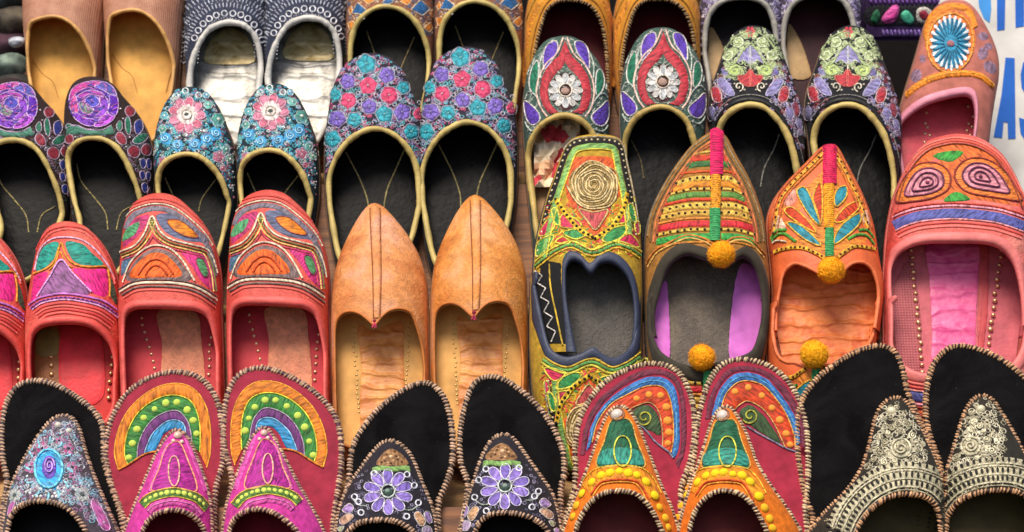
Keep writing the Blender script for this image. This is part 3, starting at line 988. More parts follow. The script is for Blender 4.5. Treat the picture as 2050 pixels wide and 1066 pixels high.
TANW = weave_mat('woven_tan', '#8f5238', '#dca688', 190)
TANL = mat('lining', '#d2933c')
def tan_flat(mp, label):
    s = Shoe('flat_shoe', 1, mp, [(330, 1050), (290, 720), (248, 310), (236, 0), (270, -230), (460, -430), (655, -480), (850, -430), (1010, -230), (1062, 0), (1055, 310), (1030, 720), (1010, 1050)],
             [(325, 1000), (300, 800), (283, 560), (285, 400), (310, 250), (400, 195), (560, 170), (700, 220), (830, 350), (920, 520), (970, 680), (990, 820), (1000, 1000)],
             label, CATJ, G1, TANW, TANL, mat('lining', '#dba24f'), piping=(mat('leather', '#d9a462'), 0.0019), hp=(0.016, 0.040, 0.030))
    s.cord([(330, 620), (440, 760), (540, 840), (600, 1010)], 9, '#b9833a', plane=s.zi, name='insole_seam', kind='leather')
    s.cord([(985, 740), (935, 850), (900, 1000)], 9, '#8a5a25', plane=s.zi, name='insole_seam', kind='leather')
    return s
tan_flat(B6, 'tan woven-leather flat shoe with golden lining beside the heap of stones')
tan_flat(B6.vary(159, -12, (128, 100), 0.012, 0.985, 1.01), 'tan woven-leather flat shoe with golden lining beside the grey shoe with white rings')

SILV = wrinkle_mat('silver_insole', '#77746e', '#aaa7a0', 18, 0.42, 0.35, 0.5)
GOLDI = wrinkle_mat('gold_print', '#a58a4c', '#dcc896', 22, 0.42, 0.25, 0.3)
def grey_flat(mp, label):
    s = Shoe('flat_shoe', 1, mp, [(1020, 640), (1005, 500), (990, 330), (988, 150), (1000, -20), (1060, -170), (1150, -235), (1205, -245), (1270, -235), (1360, -170), (1410, -20), (1420, 150), (1415, 330), (1405, 500), (1395, 640)],
             [(1015, 600), (1010, 470), (1022, 350), (1055, 250), (1110, 165), (1180, 128), (1240, 122), (1310, 142), (1362, 200), (1388, 300), (1392, 430), (1390, 600)],
             label, CATJ, G1, mat('cloth', '#30364a'), mat('lining', '#55585c'), SILV, piping=(mat('leather', '#d6d2ca'), 0.0030), hp=(0.016, 0.038, 0.028))
    s.patch([(1095, 330), (1110, 240), (1160, 180), (1230, 150), (1300, 180), (1345, 240), (1355, 330), (1230, 345)], GOLDI, 0.2, plane=s.zi + 0.0012, name='insole_print')
    rings = [(1040, 205), (1060, 165), (1085, 130), (1118, 103), (1155, 85), (1198, 75), (1243, 75), (1285, 82), (1322, 102), (1355, 135), (1380, 175), (1395, 215)]
    for c in rings: s.ring(c, 15, 8, '#e4e4ea')
    arc = [(1003, 330), (1012, 250), (1035, 170), (1075, 105), (1130, 62), (1200, 45), (1270, 52), (1330, 75), (1380, 125), (1405, 190), (1412, 300)]
    seg = []
    for lo, hi, n in ((4, 34, 44), (42, 66, 52), (74, 112, 50), (120, 150, 40), (158, 200, 30)):
        A = s.off(arc, lo, n=n); B = s.off(arc, hi, n=n); seg += [(p, q) for p, q in zip(A, B)]
    s.stitches(seg, 5, '#b9bfcc')
    s.dots(s.off(arc, 38, n=34), 4, '#e8e8ee'); s.dots(s.off(arc, 70, n=34), 4, '#b8bcc8')
    s.dots(s.off(arc, -52, n=40), 3.5, '#cfd0d8')
    return s
grey_flat(C1, 'charcoal flat shoe with white thread rings and silver insole beside the tan woven shoe')
grey_flat(C1.vary(159, -9, (455, 60), 0.02, 1.0, 1.02), 'charcoal flat shoe with white thread rings beside the orange and blue patterned shoe')

def tri_flat(mp, label):
    s = Shoe('flat_shoe', 1, mp, [(165, 520), (150, 380), (140, 200), (148, 20), (190, -130), (270, -210), (372, -235), (480, -210), (560, -130), (600, 20), (607, 200), (600, 380), (590, 520)],
             [(168, 480), (163, 330), (167, 230), (192, 140), (242, 78), (310, 40), (380, 38), (450, 62), (520, 130), (563, 220), (582, 310), (580, 480)],
             label, CATJ, G1, mat('cloth', '#8d5c46'), BLK, mat('blackskin', '#070606'), piping=(mat('leather', GOLD), 0.0026), hp=(0.016, 0.042, 0.032))
    for q in ([(172, 72), (203, 14), (250, 55), (235, 80)], [(487, 52), (537, 0), (590, 50), (547, 86)], [(330, 22), (360, -15), (400, 10), (370, 26)]):
        s.patch(q, '#20639c', 1.0, sharp=True, outline='#d9c9b0', ow=6)
    for q in ([(150, 122), (180, 112), (192, 140), (162, 165)], [(552, 150), (590, 118), (604, 150), (582, 175)], [(228, 0), (262, -22), (296, 4), (262, 26)], [(430, 12), (462, -18), (492, 8), (466, 30)],
              [(585, 70), (600, 50), (606, 90), (598, 100)], [(155, 60), (170, 30), (178, 60), (166, 84)]):
        s.patch(q, '#d98432', 1.0, sharp=True, outline='#e2cda6', ow=5)
    s.fill(200, ['#c9a07a', '#5f6f8c', '#a8643a'], 9, 5, (140, -60, 610, 300), seed=10)
    s.dots([(235, 100), (540, 100), (600, 180), (150, 175), (310, 10), (410, 12), (200, 95), (575, 105)], 6, '#d8cfc4')
    s.cord([(250, 165), (275, 235), (300, 310), (330, 420)], 6, '#a8905c', plane=s.zi, name='insole_seam')
    s.cord([(505, 200), (470, 280), (430, 380), (420, 470)], 6, '#a8905c', plane=s.zi, name='insole_seam')
    return s
tri_flat(C2, 'black-lined flat shoe with orange and blue triangles beside the charcoal ringed shoe')
tri_flat(C2.vary(178, -10, (780, 60), -0.015, 1.01, 1.0), 'black-lined flat shoe with orange and blue triangles beside the mustard shoe')

MAR = mat('lining', '#4d1216')
def mustard(mp, label):
    s = Shoe('flat_shoe', 1, mp, [(160, 560), (140, 400), (132, 250), (135, 120), (160, -10), (215, -130), (290, -190), (370, -205), (450, -190), (530, -120), (580, 0), (597, 120), (600, 250), (600, 400), (590, 560)],
             [(185, 520), (180, 380), (190, 270), (212, 170), (248, 62), (298, 14), (362, 2), (432, 8), (500, 45), (545, 130), (566, 230), (575, 350), (575, 520)],
             label, CATJ, G1, mat('suede', '#c8862b'), MAR, mat('lining', '#571418'), hp=(0.016, 0.044, 0.034))
    X = np.column_stack([s.T, s.Tz])
    s.whip(X, 0.0016, 0.0030, '#b08a5a', '#3c2418', True, 'rim')
    T = [(170, 460), (165, 330), (180, 220), (205, 120), (245, 30), (300, -18), (365, -28), (440, -20), (515, 20), (562, 110), (584, 220), (590, 340)]
    s.cord(s.off(T, 0), 8, '#8f5a1c'); s.band(s.off(T, 22), s.off(T, 46), '#d98a2c', 0.4)
    s.cord(s.off(T, 60), 9, '#a07a30')
    return s
mustard(C3, 'mustard flat shoe with maroon lining beside the orange and blue patterned shoe')
mustard(C3.shift(177, -2), 'mustard flat shoe with maroon lining beside the lilac shoe')

def lilac_flat(mp, label, second=False):
    s = Shoe('flat_shoe', 1, mp, [(90, 560), (75, 400), (58, 250), (52, 110), (70, -30), (120, -140), (200, -200), (275, -212), (350, -200), (430, -140), (480, -30), (492, 110), (488, 250), (480, 400), (470, 560)],
             [(92, 520), (86, 400), (82, 290), (86, 165), (112, 72), (172, 12), (280, -12), (388, 12), (438, 80), (460, 170), (466, 300), (462, 520)],
             label, CATJ, G1, mat('cloth', '#4b4356'), mat('lining', '#16100f'), mat('lining', '#3a1c22' if second else '#1a1212'), piping=(mat('leather', '#a9a49a'), 0.0026), hp=(0.016, 0.042, 0.032))
    s.patch([(100, 330), (110, 150), (150, 190), (185, 260), (215, 350), (225, 430), (120, 430)], '#a8875a', 0.4, plane=s.zi + 0.001, name='insole_side', kind='leather')
    s.fill(320, ['#b3a6c8', '#8d80ad', '#d6d0dc'], 9, 5, (50, -100, 495, 420), seed=12)
    rg = random.Random(5)
    T = [(70, 330), (66, 200), (80, 80), (130, -10), (200, -45), (280, -55), (360, -45), (430, -5), (470, 70), (482, 180), (486, 300)]
    for d in (4, 30, 58):
        for p in s.off(T, d, n=26 - d // 8):
            s.disc(p, rg.uniform(8, 13), rg.choice(['#a99ac0', '#8d80ad', '#c6bcd6', '#7a6b96', '#d8d3dc']), puff=0.9, ry=rg.uniform(6, 10), rot=rg.uniform(0, 3))
    return s
lilac_flat(C4, 'lilac embroidered flat shoe with silver piping beside the mustard shoe')
lilac_flat(C4.shift(157, -6), 'lilac embroidered flat shoe with silver piping and maroon insole beside the purple bag', True)

# ------------------------------------------------------------------ row 2
def insole_lines(s, A, B, col='#a59560'):
    s.cord(A, 9, col, plane=s.zi, name='insole_seam'); s.cord(B, 9, col, plane=s.zi, name='insole_seam')

def rose(mp, label):
    s = Shoe('flat_shoe', 2, mp, [(430, 900), (410, 700), (393, 560), (384, 400), (384, 250), (402, 150), (442, 85), (510, 55), (600, 58), (680, 100), (745, 180), (810, 255), (860, 340), (898, 450), (910, 560), (905, 680), (890, 780), (870, 900)],
             [(475, 920), (442, 780), (417, 650), (403, 540), (420, 470), (470, 422), (540, 406), (620, 416), (690, 460), (740, 530), (782, 620), (812, 700), (835, 800), (840, 920)],
             label, CATJ, G2, mat('cloth', '#2b1c1c'), BLK, mat('blackskin', '#070606'), piping=(mat('leather', GOLD), 0.0026), hp=(0.020, 0.040, 0.030))
    s.rc = s.surf(s.mp([(540, 200)]))[0]
    base = [(408, 205), (418, 135), (458, 86), (540, 64), (620, 68), (680, 112), (705, 190), (692, 270), (650, 322), (580, 346), (510, 336), (450, 302), (420, 262)]
    s.patch(base, '#5a2a9a', 1.0, name='rose')
    W = '#d9b3dd'
    pet = [([(415, 190), (425, 130), (465, 92), (540, 72), (600, 75), (560, 105), (490, 120), (450, 150)], '#c23c94'),
           ([(560, 105), (610, 76), (665, 105), (690, 160), (650, 150), (610, 125)], '#5b5bb0'),
           ([(650, 150), (692, 165), (700, 230), (680, 280), (640, 260), (650, 205)], '#5a1fa8'),
           ([(560, 330), (640, 262), (682, 282), (640, 325), (585, 342)], '#b84fd0'),
           ([(430, 262), (455, 255), (510, 290), (565, 300), (555, 335), (505, 332), (455, 300)], '#7a35b5'),
           ([(418, 205), (448, 155), (462, 200), (468, 250), (440, 262), (424, 240)], '#d0508e'),
           ([(462, 160), (520, 128), (590, 135), (630, 170), (590, 160), (530, 150), (490, 170)], '#a4389f'),
           ([(590, 165), (635, 178), (640, 240), (600, 285), (560, 285), (600, 240)], '#8a3fc0'),
           ([(470, 200), (500, 190), (520, 225), (560, 240), (530, 268), (490, 255)], '#6d7a76'),
           ([(505, 190), (530, 160), (575, 168), (590, 200), (560, 225), (525, 215)], '#4a49b8')]
    for q, c in pet: s.patch(q, c, 1.1, layer=2, name='petal', outline=W, ow=6)
    inr = lambda x, y: ((x - 556) / 140) ** 2 + ((y - 205) / 132) ** 2 < 1
    s.fill(26, ['#c85ab0', '#6a40c0', '#5560c0', '#d87abc', '#4a1f90'], 14, 5, (410, 65, 705, 345), loops=False, seed=30, layer=7, keep=inr, ang=lambda p: math.atan2(p[1] - s.rc[1], p[0] - s.rc[0]) + 1.2)
    s.band([(398, 345), (450, 330), (520, 355), (600, 358), (660, 330)], [(398, 395), (450, 385), (520, 385), (600, 390), (680, 380)], '#3f7a66', 0.8)
    s.cord([(398, 345), (450, 330), (520, 355), (600, 358), (660, 330)], 6, W); 
    RD = '#8c2738'; NV = '#23307e'; GN = '#1f6f55'
    for q, c in (([(740, 240), (765, 215), (800, 240), (790, 272), (755, 275)], RD), ([(742, 300), (762, 280), (776, 340), (766, 390), (746, 360)], GN),
                 ([(800, 312), (836, 298), (846, 350), (815, 385), (798, 360)], NV), ([(785, 425), (825, 385), (880, 388), (855, 425), (815, 442)], GN),
                 ([(685, 400), (705, 370), (740, 395), (748, 440), (710, 440)], RD), ([(755, 480), (785, 450), (825, 470), (820, 515), (780, 520)], RD),
                 ([(835, 470), (865, 440), (895, 460), (888, 505), (850, 505)], RD), ([(828, 545), (852, 525), (866, 560), (845, 590)], NV),
                 ([(868, 535), (890, 530), (892, 590), (872, 585)], NV), ([(828, 610), (850, 600), (862, 640), (838, 655)], NV), ([(866, 610), (890, 610), (885, 660), (868, 655)], NV),
                 ([(840, 680), (868, 672), (872, 720), (848, 725)], NV), ([(386, 420), (400, 385), (430, 390), (436, 425), (405, 440)], RD), ([(392, 345), (400, 320), (440, 335), (425, 365)], GN),
                 ([(690, 330), (715, 300), (725, 345), (705, 365)], GN), ([(870, 735), (885, 700), (892, 740)], RD)):
        s.patch(q, c, 1.0, outline='#cdb8cf', ow=5, name='embroidered_leaf')
    s.dots([(730, 290), (770, 400), (750, 455), (830, 530), (690, 455), (720, 230), (850, 440), (398, 365), (445, 400)], 6, '#e6d9e0')
    s.fill(260, ['#6a4a56', '#8a7a90', '#3d5a50'], 10, 5, (380, 340, 915, 900), seed=3)
    insole_lines(s, [(455, 560), (480, 660), (560, 760), (625, 850), (640, 950)], [(800, 800), (720, 850), (690, 950)])
    return s
rose(B8, 'black flat shoe with large purple rose on the toe beside the pink-flower shoe')
rose(B8.vary(-162, 3, (215, 230), -0.015, 1.0, 1.01), 'black flat shoe with large purple rose on the toe below the heap of stones')

def pinkflower(mp, label):
    s = Shoe('flat_shoe', 2, mp, [(850, 1130), (835, 1000), (822, 880), (828, 750), (848, 650), (882, 562), (930, 500), (990, 475), (1060, 477), (1130, 522), (1180, 600), (1212, 680), (1240, 760), (1256, 850), (1262, 1000), (1255, 1130)],
             [(855, 1110), (843, 1000), (850, 920), (880, 870), (932, 836), (1000, 823), (1068, 840), (1130, 890), (1180, 960), (1212, 1050), (1220, 1110)],
             label, CATJ, G2, mat('cloth', '#1f3038'), BLK, mat('blackskin', '#070606'), piping=(mat('leather', GOLD), 0.0026), hp=(0.018, 0.040, 0.030))
    s.disc((998, 620), 98, '#b84f74', lobes=9, amp=0.12, name='flower', ry=102, puff=1.0)
    s.flower((998, 620), 96, 9, ['#cf7f98', '#c4667f'], None, '#e8c3cf', inner=0.5, layer=2)
    s.disc((998, 615), 55, '#ded2cc', lobes=9, amp=0.10, puff=1.2, layer=3, name='flower')
    s.ring((998, 618), 26, 9, '#b9b0a0', layer=5); s.dots([(998, 618)], 13, '#5d6b60', 0.5, layer=5, name='flower_center')
    BL = '#3a9ad0'
    for c, r in (((885, 742), 34), ((948, 778), 32), ((1040, 772), 34), ((1105, 745), 36), ((1150, 715), 36)):
        s.disc(c, r, BL, lobes=7, amp=0.10, name='flower'); s.spiral(c, r * 0.6, 1.6, 7, '#a9def2', layer=3)
    for c, r, col in (((1162, 640), 34, '#4f9d8f'), ((1112, 562), 22, '#6db8ad'), ((868, 690), 20, '#4f9d8f'), ((880, 620), 20, '#5aa7b4'), ((1205, 800), 20, '#4f9d8f'), ((1225, 850), 22, '#86c0a8'), ((1100, 510), 18, '#6aa9c9')):
        s.disc(c, r, col, lobes=6, amp=0.12, name='flower', outline='#cfe0da', ow=4); s.dots([c], r * 0.32, '#e8e6dc', layer=3, name='flower_center')
    for c in ((940, 517), (1060, 512), (990, 488)): s.ring(c, 15, 8, '#dfe6e2')
    for c, r in (((1165, 838), 30), ((870, 860), 22), ((1190, 900), 16)): s.disc(c, r, '#c2607c', lobes=5, amp=0.15, name='flower', outline='#e2c2cc', ow=4)
    rg = random.Random(2)
    dd = []
    for _ in range(70):
        x = rg.uniform(1130, 1255); y = rg.uniform(780, 1080)
        if x > 1100 + (y - 800) * 0.42 + 40: dd.append((x, y))
    s.dots(dd, 6.5, '#dcd3cf'); 
    s.dots([(rg.uniform(1180, 1255), rg.uniform(700, 1060)) for _ in range(16)], 8, '#b05a78', single=False)
    s.dots([(930, 560), (905, 590), (1090, 590), (1100, 660), (910, 690), (1075, 700), (960, 725), (1035, 727), (840, 800), (855, 830), (930, 815), (1090, 815), (1000, 800), (1140, 790), (835, 760), (1010, 748)], 6, '#dde4de')
    s.fill(300, ['#c9d0d0', '#4fb0c8', '#3f9ab8', '#96607a', '#6fc0b8'], 9, 5, (820, 480, 1265, 1100), seed=5)
    insole_lines(s, [(880, 950), (930, 1060), (960, 1130)], [(1150, 960), (1080, 1060), (1060, 1130)])
    return s
pinkflower(C1, 'black flat shoe with pink flower over blue spirals beside the purple rose shoe')
pinkflower(C1.vary(167, -7, (390, 260), 0.022, 1.0, 0.99), 'black flat shoe with pink flower over blue spirals beside the teal and purple flowered shoe')

def posies(mp, label):
    s = Shoe('flat_shoe', 2, mp, [(40, 1150), (30, 1000), (26, 860), (30, 750), (42, 640), (62, 510), (98, 410), (150, 342), (228, 302), (305, 296), (380, 320), (432, 370), (472, 435), (505, 520), (540, 610), (558, 720), (562, 860), (560, 1000), (550, 1150)],
             [(62, 1150), (52, 1060), (50, 960), (75, 870), (120, 790), (180, 732), (260, 692), (330, 692), (400, 722), (460, 780), (505, 860), (526, 950), (530, 1060), (525, 1150)],
             label, CATJ, G2, mat('cloth', '#2a2734'), BLK, mat('blackskin', '#070606'), piping=(mat('leather', GOLD), 0.0027), hp=(0.018, 0.044, 0.034))
    TE, PU, PK = ('#2b9fae', '#1c7f92'), ('#7a63b8', '#5b4698'), ('#d8476f', '#b42c58')
    fl = [((250, 345), 50, TE), ((150, 437), 40, PU), ((358, 405), 44, PU), ((260, 460), 48, PK), ((86, 508), 34, TE), ((155, 540), 44, PK), ((370, 512), 45, PK), ((446, 470), 34, TE), ((265, 572), 40, PU),
          ((95, 637), 44, PU), ((186, 642), 42, TE), ((345, 612), 46, TE), ((440, 602), 46, PU), ((528, 612), 34, PK), ((486, 706), 42, TE), ((70, 746), 44, TE), ((300, 380), 0, PU)]
    rq = random.Random(17)
    for c, r, (a, b) in fl:
        if not r: continue
        r *= 1.02
        s.disc(c, r, b, lobes=5, amp=rq.uniform(.05, .11), name='flower', outline='#a9a8b4', ow=5, puff=1.0, ry=r * rq.uniform(.86, 1.08), rot=rq.uniform(0, 6))
        s.flower(c, r * 0.84, 5, a, '#f0c2cf' if a == PK[0] else ('#b9a6e0' if a == PU[0] else '#7fd4d8'), None, inner=0.2, layer=2, rc=0.22, rot=rq.uniform(0, 6), puff=1.0, petal_w=0.50, ry=r * rq.uniform(.74, .9))
    rg = random.Random(4)
    for c in ((205, 400), (310, 400), (205, 500), (315, 560), (210, 590), (120, 590), (400, 560), (425, 530), (135, 690), (240, 655), (400, 670), (480, 640), (110, 470), (320, 335), (190, 365), (400, 370), (50, 690), (42, 800), (530, 690), (520, 760), (55, 840), (545, 800), (440, 680), (300, 510), (215, 545), (110, 585), (440, 545), (480, 540), (530, 550), (545, 850)):
        s.ring(c, 10, 6, rg.choice(['#b9b7c2', '#8f8c9c', '#c8c0cc']))
    s.fill(420, ['#b4b0bc', '#5fb3bc', '#8f88b8', '#c0587c'], 10, 5, (25, 300, 565, 1050), seed=6)
    insole_lines(s, [(138, 812), (180, 890), (220, 970), (255, 1070), (262, 1150)], [(452, 802), (402, 915), (365, 1000), (348, 1070), (340, 1150)])
    return s
posies(C2, 'flat shoe covered in teal, pink and purple flowers beside the pink-flower shoe')
posies(C2.vary(187, -13, (750, 220), 0.012, 0.99, 1.0), 'flat shoe covered in teal, pink and purple flowers beside the red teardrop shoe')

def teardrop(mp, label, extra=None):
    s = Shoe('flat_shoe', 2, mp, [(150, 1000), (140, 850), (128, 700), (126, 590), (132, 480), (152, 380), (190, 292), (242, 228), (310, 206), (370, 204), (430, 226), (490, 290), (540, 362), (570, 450), (582, 540), (584, 640), (578, 760), (565, 900), (560, 1000)],
             [(165, 1000), (155, 930), (150, 860), (166, 762), (210, 682), (280, 632), (350, 616), (420, 636), (482, 690), (515, 770), (535, 860), (540, 1000)],
             label, CATJ, G2, mat('cloth', '#3f5a50'), BLK, mat('blackskin', '#070606') if not extra else mat('lining', '#b58a5e'), piping=(mat('leather', '#bfa35e'), 0.0028), hp=(0.018, 0.042, 0.032))
    WH = '#d8d2cc'; CR = '#e6c3b4'
    s.band([(350, 212), (318, 290), (262, 350), (224, 420), (214, 500), (236, 575), (268, 612)], [(350, 335), (330, 370), (290, 410), (262, 470), (266, 530), (288, 575), (320, 600)], '#b02f3b', 1.0)
    s.band([(350, 212), (382, 290), (438, 350), (478, 420), (490, 500), (474, 575), (442, 612)], [(350, 335), (372, 370), (412, 410), (440, 470), (436, 530), (420, 575), (385, 600)], '#b02f3b', 1.0)
    s.disc((352, 488), 84, '#3a0e16', puff=0.3, ry=105, name='embroidered_ground')
    s.cord([(340, 206), (306, 290), (250, 346), (212, 420), (200, 500), (224, 580), (256, 625)], 11, CR, layer=2)
    s.cord([(360, 206), (394, 290), (450, 346), (490, 420), (502, 500), (486, 580), (455, 625)], 11, CR, layer=2)
    s.flower((352, 488), 90, 12, ['#c9c5c0', '#aeb2b4'], '#d9b3a0', '#e9e7e2', inner=0.36, rc=0.30, layer=2, ry=92)
    s.ring((352, 488), 34, 8, '#e8dcc8', layer=5)
    PU, GR = '#5a3aa8', '#1f7256'
    for q, c in (([(238, 372), (234, 300), (256, 242), (300, 222), (312, 260), (290, 312), (256, 358)], PU), ([(402, 226), (450, 232), (476, 290), (476, 372), (442, 322), (414, 282)], PU),
                 ([(160, 430), (176, 360), (206, 328), (208, 420), (194, 505), (166, 482)], GR), ([(516, 392), (540, 374), (558, 430), (545, 490), (514, 506)], GR),
                 ([(134, 540), (180, 570), (214, 612), (212, 650), (172, 668), (142, 624)], PU), ([(576, 540), (540, 570), (490, 620), (508, 662), (552, 672), (580, 624)], PU)):
        s.patch(q, c, 1.0, outline=WH, ow=8, name='embroidered_petal')
    for L_ in ([(222, 420), (216, 350), (230, 290)], [(500, 420), (500, 350), (482, 290)], [(140, 530), (160, 490), (200, 520), (230, 590)], [(580, 530), (550, 500), (512, 530), (478, 595)],
               [(130, 560), (135, 640), (170, 700), (205, 680)], [(582, 560), (584, 640), (552, 700), (500, 690)], [(150, 480), (146, 420), (170, 350)], [(566, 480), (566, 420), (545, 355)]):
        s.cord(L_, 9, '#b9c4ba', layer=1)
    s.fill(260, ['#b9bab0', '#8f9a90'], 12, 5, (120, 205, 590, 720), seed=7, loops=False)
    if not extra:
        insole_lines(s, [(520, 820), (480, 900), (470, 1000)], [(190, 800), (240, 900), (260, 1000)], '#6b5c3c')
    return s
s = teardrop(C3, 'flat shoe with red teardrop round a silver flower, torn paper stuffed inside', True)
# crumpled printed paper stuffed in the opening
def paper(s, px0, px1, z0, label):
    V, F = [], []
    rg = random.Random(11)
    nx, ny = 10, 12
    for j in range(ny):
        for i in range(nx):
            q = (px0[0] + (px1[0] - px0[0]) * i / (nx - 1), px0[1] + (px1[1] - px0[1]) * j / (ny - 1))
            z = z0 + 0.010 * abs(math.sin(i * 1.1 + j * 0.7)) + rg.uniform(0, 0.004)
            P = s.plane_px(s.mp([q]), z)[0]; V.append((P[0], P[1], z))
    F = [(j * nx + i, j * nx + i + 1, (j + 1) * nx + i + 1, (j + 1) * nx + i) for j in range(ny - 1) for i in range(nx - 1)]
    m = bpy.data.materials.new('printed_paper'); m.use_nodes = True
    N, L = m.node_tree.nodes, m.node_tree.links
    tc = N.new('ShaderNodeTexCoord'); v = N.new('ShaderNodeTexVoronoi'); v.inputs['Scale'].default_value = 75
    cr = N.new('ShaderNodeValToRGB'); cr.color_ramp.interpolation = 'CONSTANT'
    for p_, c_ in ((0.0, '#e8d6b8'), (0.45, '#d8aa84'), (0.6, '#c23a44'), (0.72, '#e6cfae'), (0.85, '#c99a6a')):
        el = cr.color_ramp.elements.new(p_) if p_ else cr.color_ramp.elements[0]
        el.position = p_; el.color = lin(c_)
    cr.color_ramp.elements[-1].color = lin('#d8b98e')
    sx = N.new('ShaderNodeSeparateColor'); L.new(tc.outputs['Object'], v.inputs['Vector']); L.new(v.outputs['Color'], sx.inputs[0])
    L.new(sx.outputs[0], cr.inputs[0]); L.new(cr.outputs[0], N['Principled BSDF'].inputs['Base Color'])
    N['Principled BSDF'].inputs['Roughness'].default_value = 0.7
    o = mesh_obj('crumpled_paper', V, F, m, None, smooth=False)
    o.matrix_world = s.root.matrix_world.copy()
    md = o.modifiers.new('solid', 'SOLIDIFY'); md.thickness = 0.0008
    o['label'] = label; o['category'] = 'paper'
paper(s, (185, 640), (430, 1000), 0.010, 'crumpled cream and red paper stuffed in the red teardrop shoe')
teardrop(C3.vary(195, -17, (1132, 180), 0.02, 1.0, 1.0), 'flat shoe with red teardrop round a silver flower beside the pale green scroll shoe')

def scroll(mp, label):
    s = Shoe('flat_shoe', 2, mp, [(150, 1000), (140, 850), (120, 700), (104, 590), (112, 490), (138, 410), (162, 340), (184, 268), (222, 200), (280, 160), (332, 147), (400, 160), (452, 202), (490, 272), (518, 360), (546, 440), (574, 520), (600, 620), (612, 740), (610, 870), (600, 1000)],
             [(172, 1000), (158, 880), (150, 770), (160, 690), (190, 630), (250, 580), (320, 560), (400, 576), (470, 640), (522, 720), (556, 820), (575, 920), (580, 1000)],
             label, CATJ, G2, mat('cloth', '#1c1b22'), BLK, mat('blackskin', '#070606'), piping=(mat('leather', GOLD), 0.0030), hp=(0.018, 0.044, 0.034))
    thr = [(128, 760), (140, 672), (175, 600), (240, 548), (320, 530), (400, 545), (475, 600), (535, 700), (570, 800), (590, 900)]
    s.cord(thr, 24, mat('leather', '#1b1a1c'), name='binding'); s.cord(s.off(thr, 22), 7, '#8d8b84')
    PG, LM, LI, RD, CRM = '#a9b886', '#b3c878', '#8a83b4', '#b3303a', '#ded6c0'
    def curl(c, r, t, rot, col, w=16, mir=False):
        tt = np.linspace(0, 1, 16); a = rot + 2 * math.pi * t * tt; rr = 0.15 + 0.85 * tt
        x = r * rr * np.cos(a) * (-1 if mir else 1)
        s.cord(np.column_stack([c[0] + x, c[1] + r * rr * np.sin(a)]), w, col, layer=2, name='scroll_cord')
    for sx in (1, -1):
        X = lambda x: 325 + sx * (x - 325)
        s.disc((X(247), 378), 40, LM, puff=1.0, ry=32); curl((X(247), 378), 44, 1.4, 2.2, PG, 14, sx < 0)
        for c, r in (((212, 296), 30), ((262, 226), 30), ((205, 352), 20), ((300, 190), 16), ((242, 268), 18), ((285, 262), 14), ((190, 262), 12)):
            s.disc((X(c[0]), c[1]), r, PG, puff=1.0, lobes=5, amp=0.14, name='embroidered_leaf')
        curl((X(262), 226), 34, 1.3, 0.5, '#d3dcb8', 11, sx < 0); curl((X(212), 298), 32, 1.2, 1.5, '#d3dcb8', 11, sx < 0)
        s.cord([(X(200), 330), (X(226), 352), (X(252), 330), (X(278), 285), (X(318), 240)], 15, PG, layer=1)
        s.cord([(X(185), 280), (X(212), 238), (X(245), 200), (X(300), 172)], 12, PG, layer=1)
        s.patch([(X(322), 246), (X(322), 340), (X(290), 322), (X(255), 338), (X(262), 296), (X(290), 264)], LI, 1.0, outline='#c9c4dc', ow=5, name='embroidered_petal')
        s.patch([(X(325), 372), (X(325), 462), (X(280), 448), (X(258), 410), (X(300), 402)], RD, 1.0, layer=1, name='embroidered_petal', outline='#d9776a', ow=5)
        curl((X(265), 467), 26, 1.3, -0.5, CRM, 9, sx < 0)
        s.patch([(X(150), 430), (X(182), 418), (X(226), 470), (X(242), 512), (X(200), 506), (X(165), 472)], LI, 1.0, outline='#c4bfd8', ow=5, name='embroidered_leaf')
        s.patch([(X(180), 372), (X(205), 385), (X(200), 410), (X(170), 400)], '#6f68a0', 0.9, name='embroidered_leaf')
        s.patch([(X(118), 480), (X(145), 462), (X(172), 500), (X(170), 545), (X(132), 540)], RD, 1.0, outline='#d7b7a8', ow=5, name='embroidered_leaf')
        s.patch([(X(95), 590), (X(125), 570), (X(140), 610), (X(118), 650), (X(98), 630)], LI, 1.0, outline='#bcb4cc', ow=4, name='embroidered_leaf')
        s.dots([(X(150), 400), (X(140), 450), (X(240), 450), (X(235), 415), (X(300), 365), (X(178), 320), (X(228), 322), (X(232), 190), (X(268), 290), (X(120), 560), (X(295), 480)], 6, CRM)
    s.flower((326, 172), 30, 6, '#c93c4c', '#e6939a', None, rc=0.3)
    s.cord([(325, 340), (326, 375)], 9, CRM)
    for q, c in (([(545, 560), (575, 550), (590, 600), (570, 630)], '#9c3a46'), ([(570, 640), (595, 640), (600, 690), (580, 690)], LI)):
        s.patch(q, c, 0.9, outline='#bcb4cc', ow=4, name='embroidered_leaf')
    s.fill(95, ['#a3b184', '#c3cca4', '#7f9068'], 13, 6, (160, 150, 500, 420), seed=8)
    s.fill(300, ['#8a83b4', '#b8b0c8', '#8c3a48'], 10, 6, (100, 330, 612, 800), seed=9, keep=lambda x, y: abs(x - 325) > 110)
    insole_lines(s, [(480, 720), (450, 800), (400, 900), (380, 1000)], [(200, 800), (235, 900), (250, 1000)], '#7d7a70')
    return s
scroll(C4, 'black flat shoe with pale green scrolls and red lotus beside the red teardrop shoe')
scroll(C4.vary(195, 0, (1500, 140), 0.015, 1.01, 1.0), 'black flat shoe with pale green scrolls and red lotus beside the blue sunflower shoe')
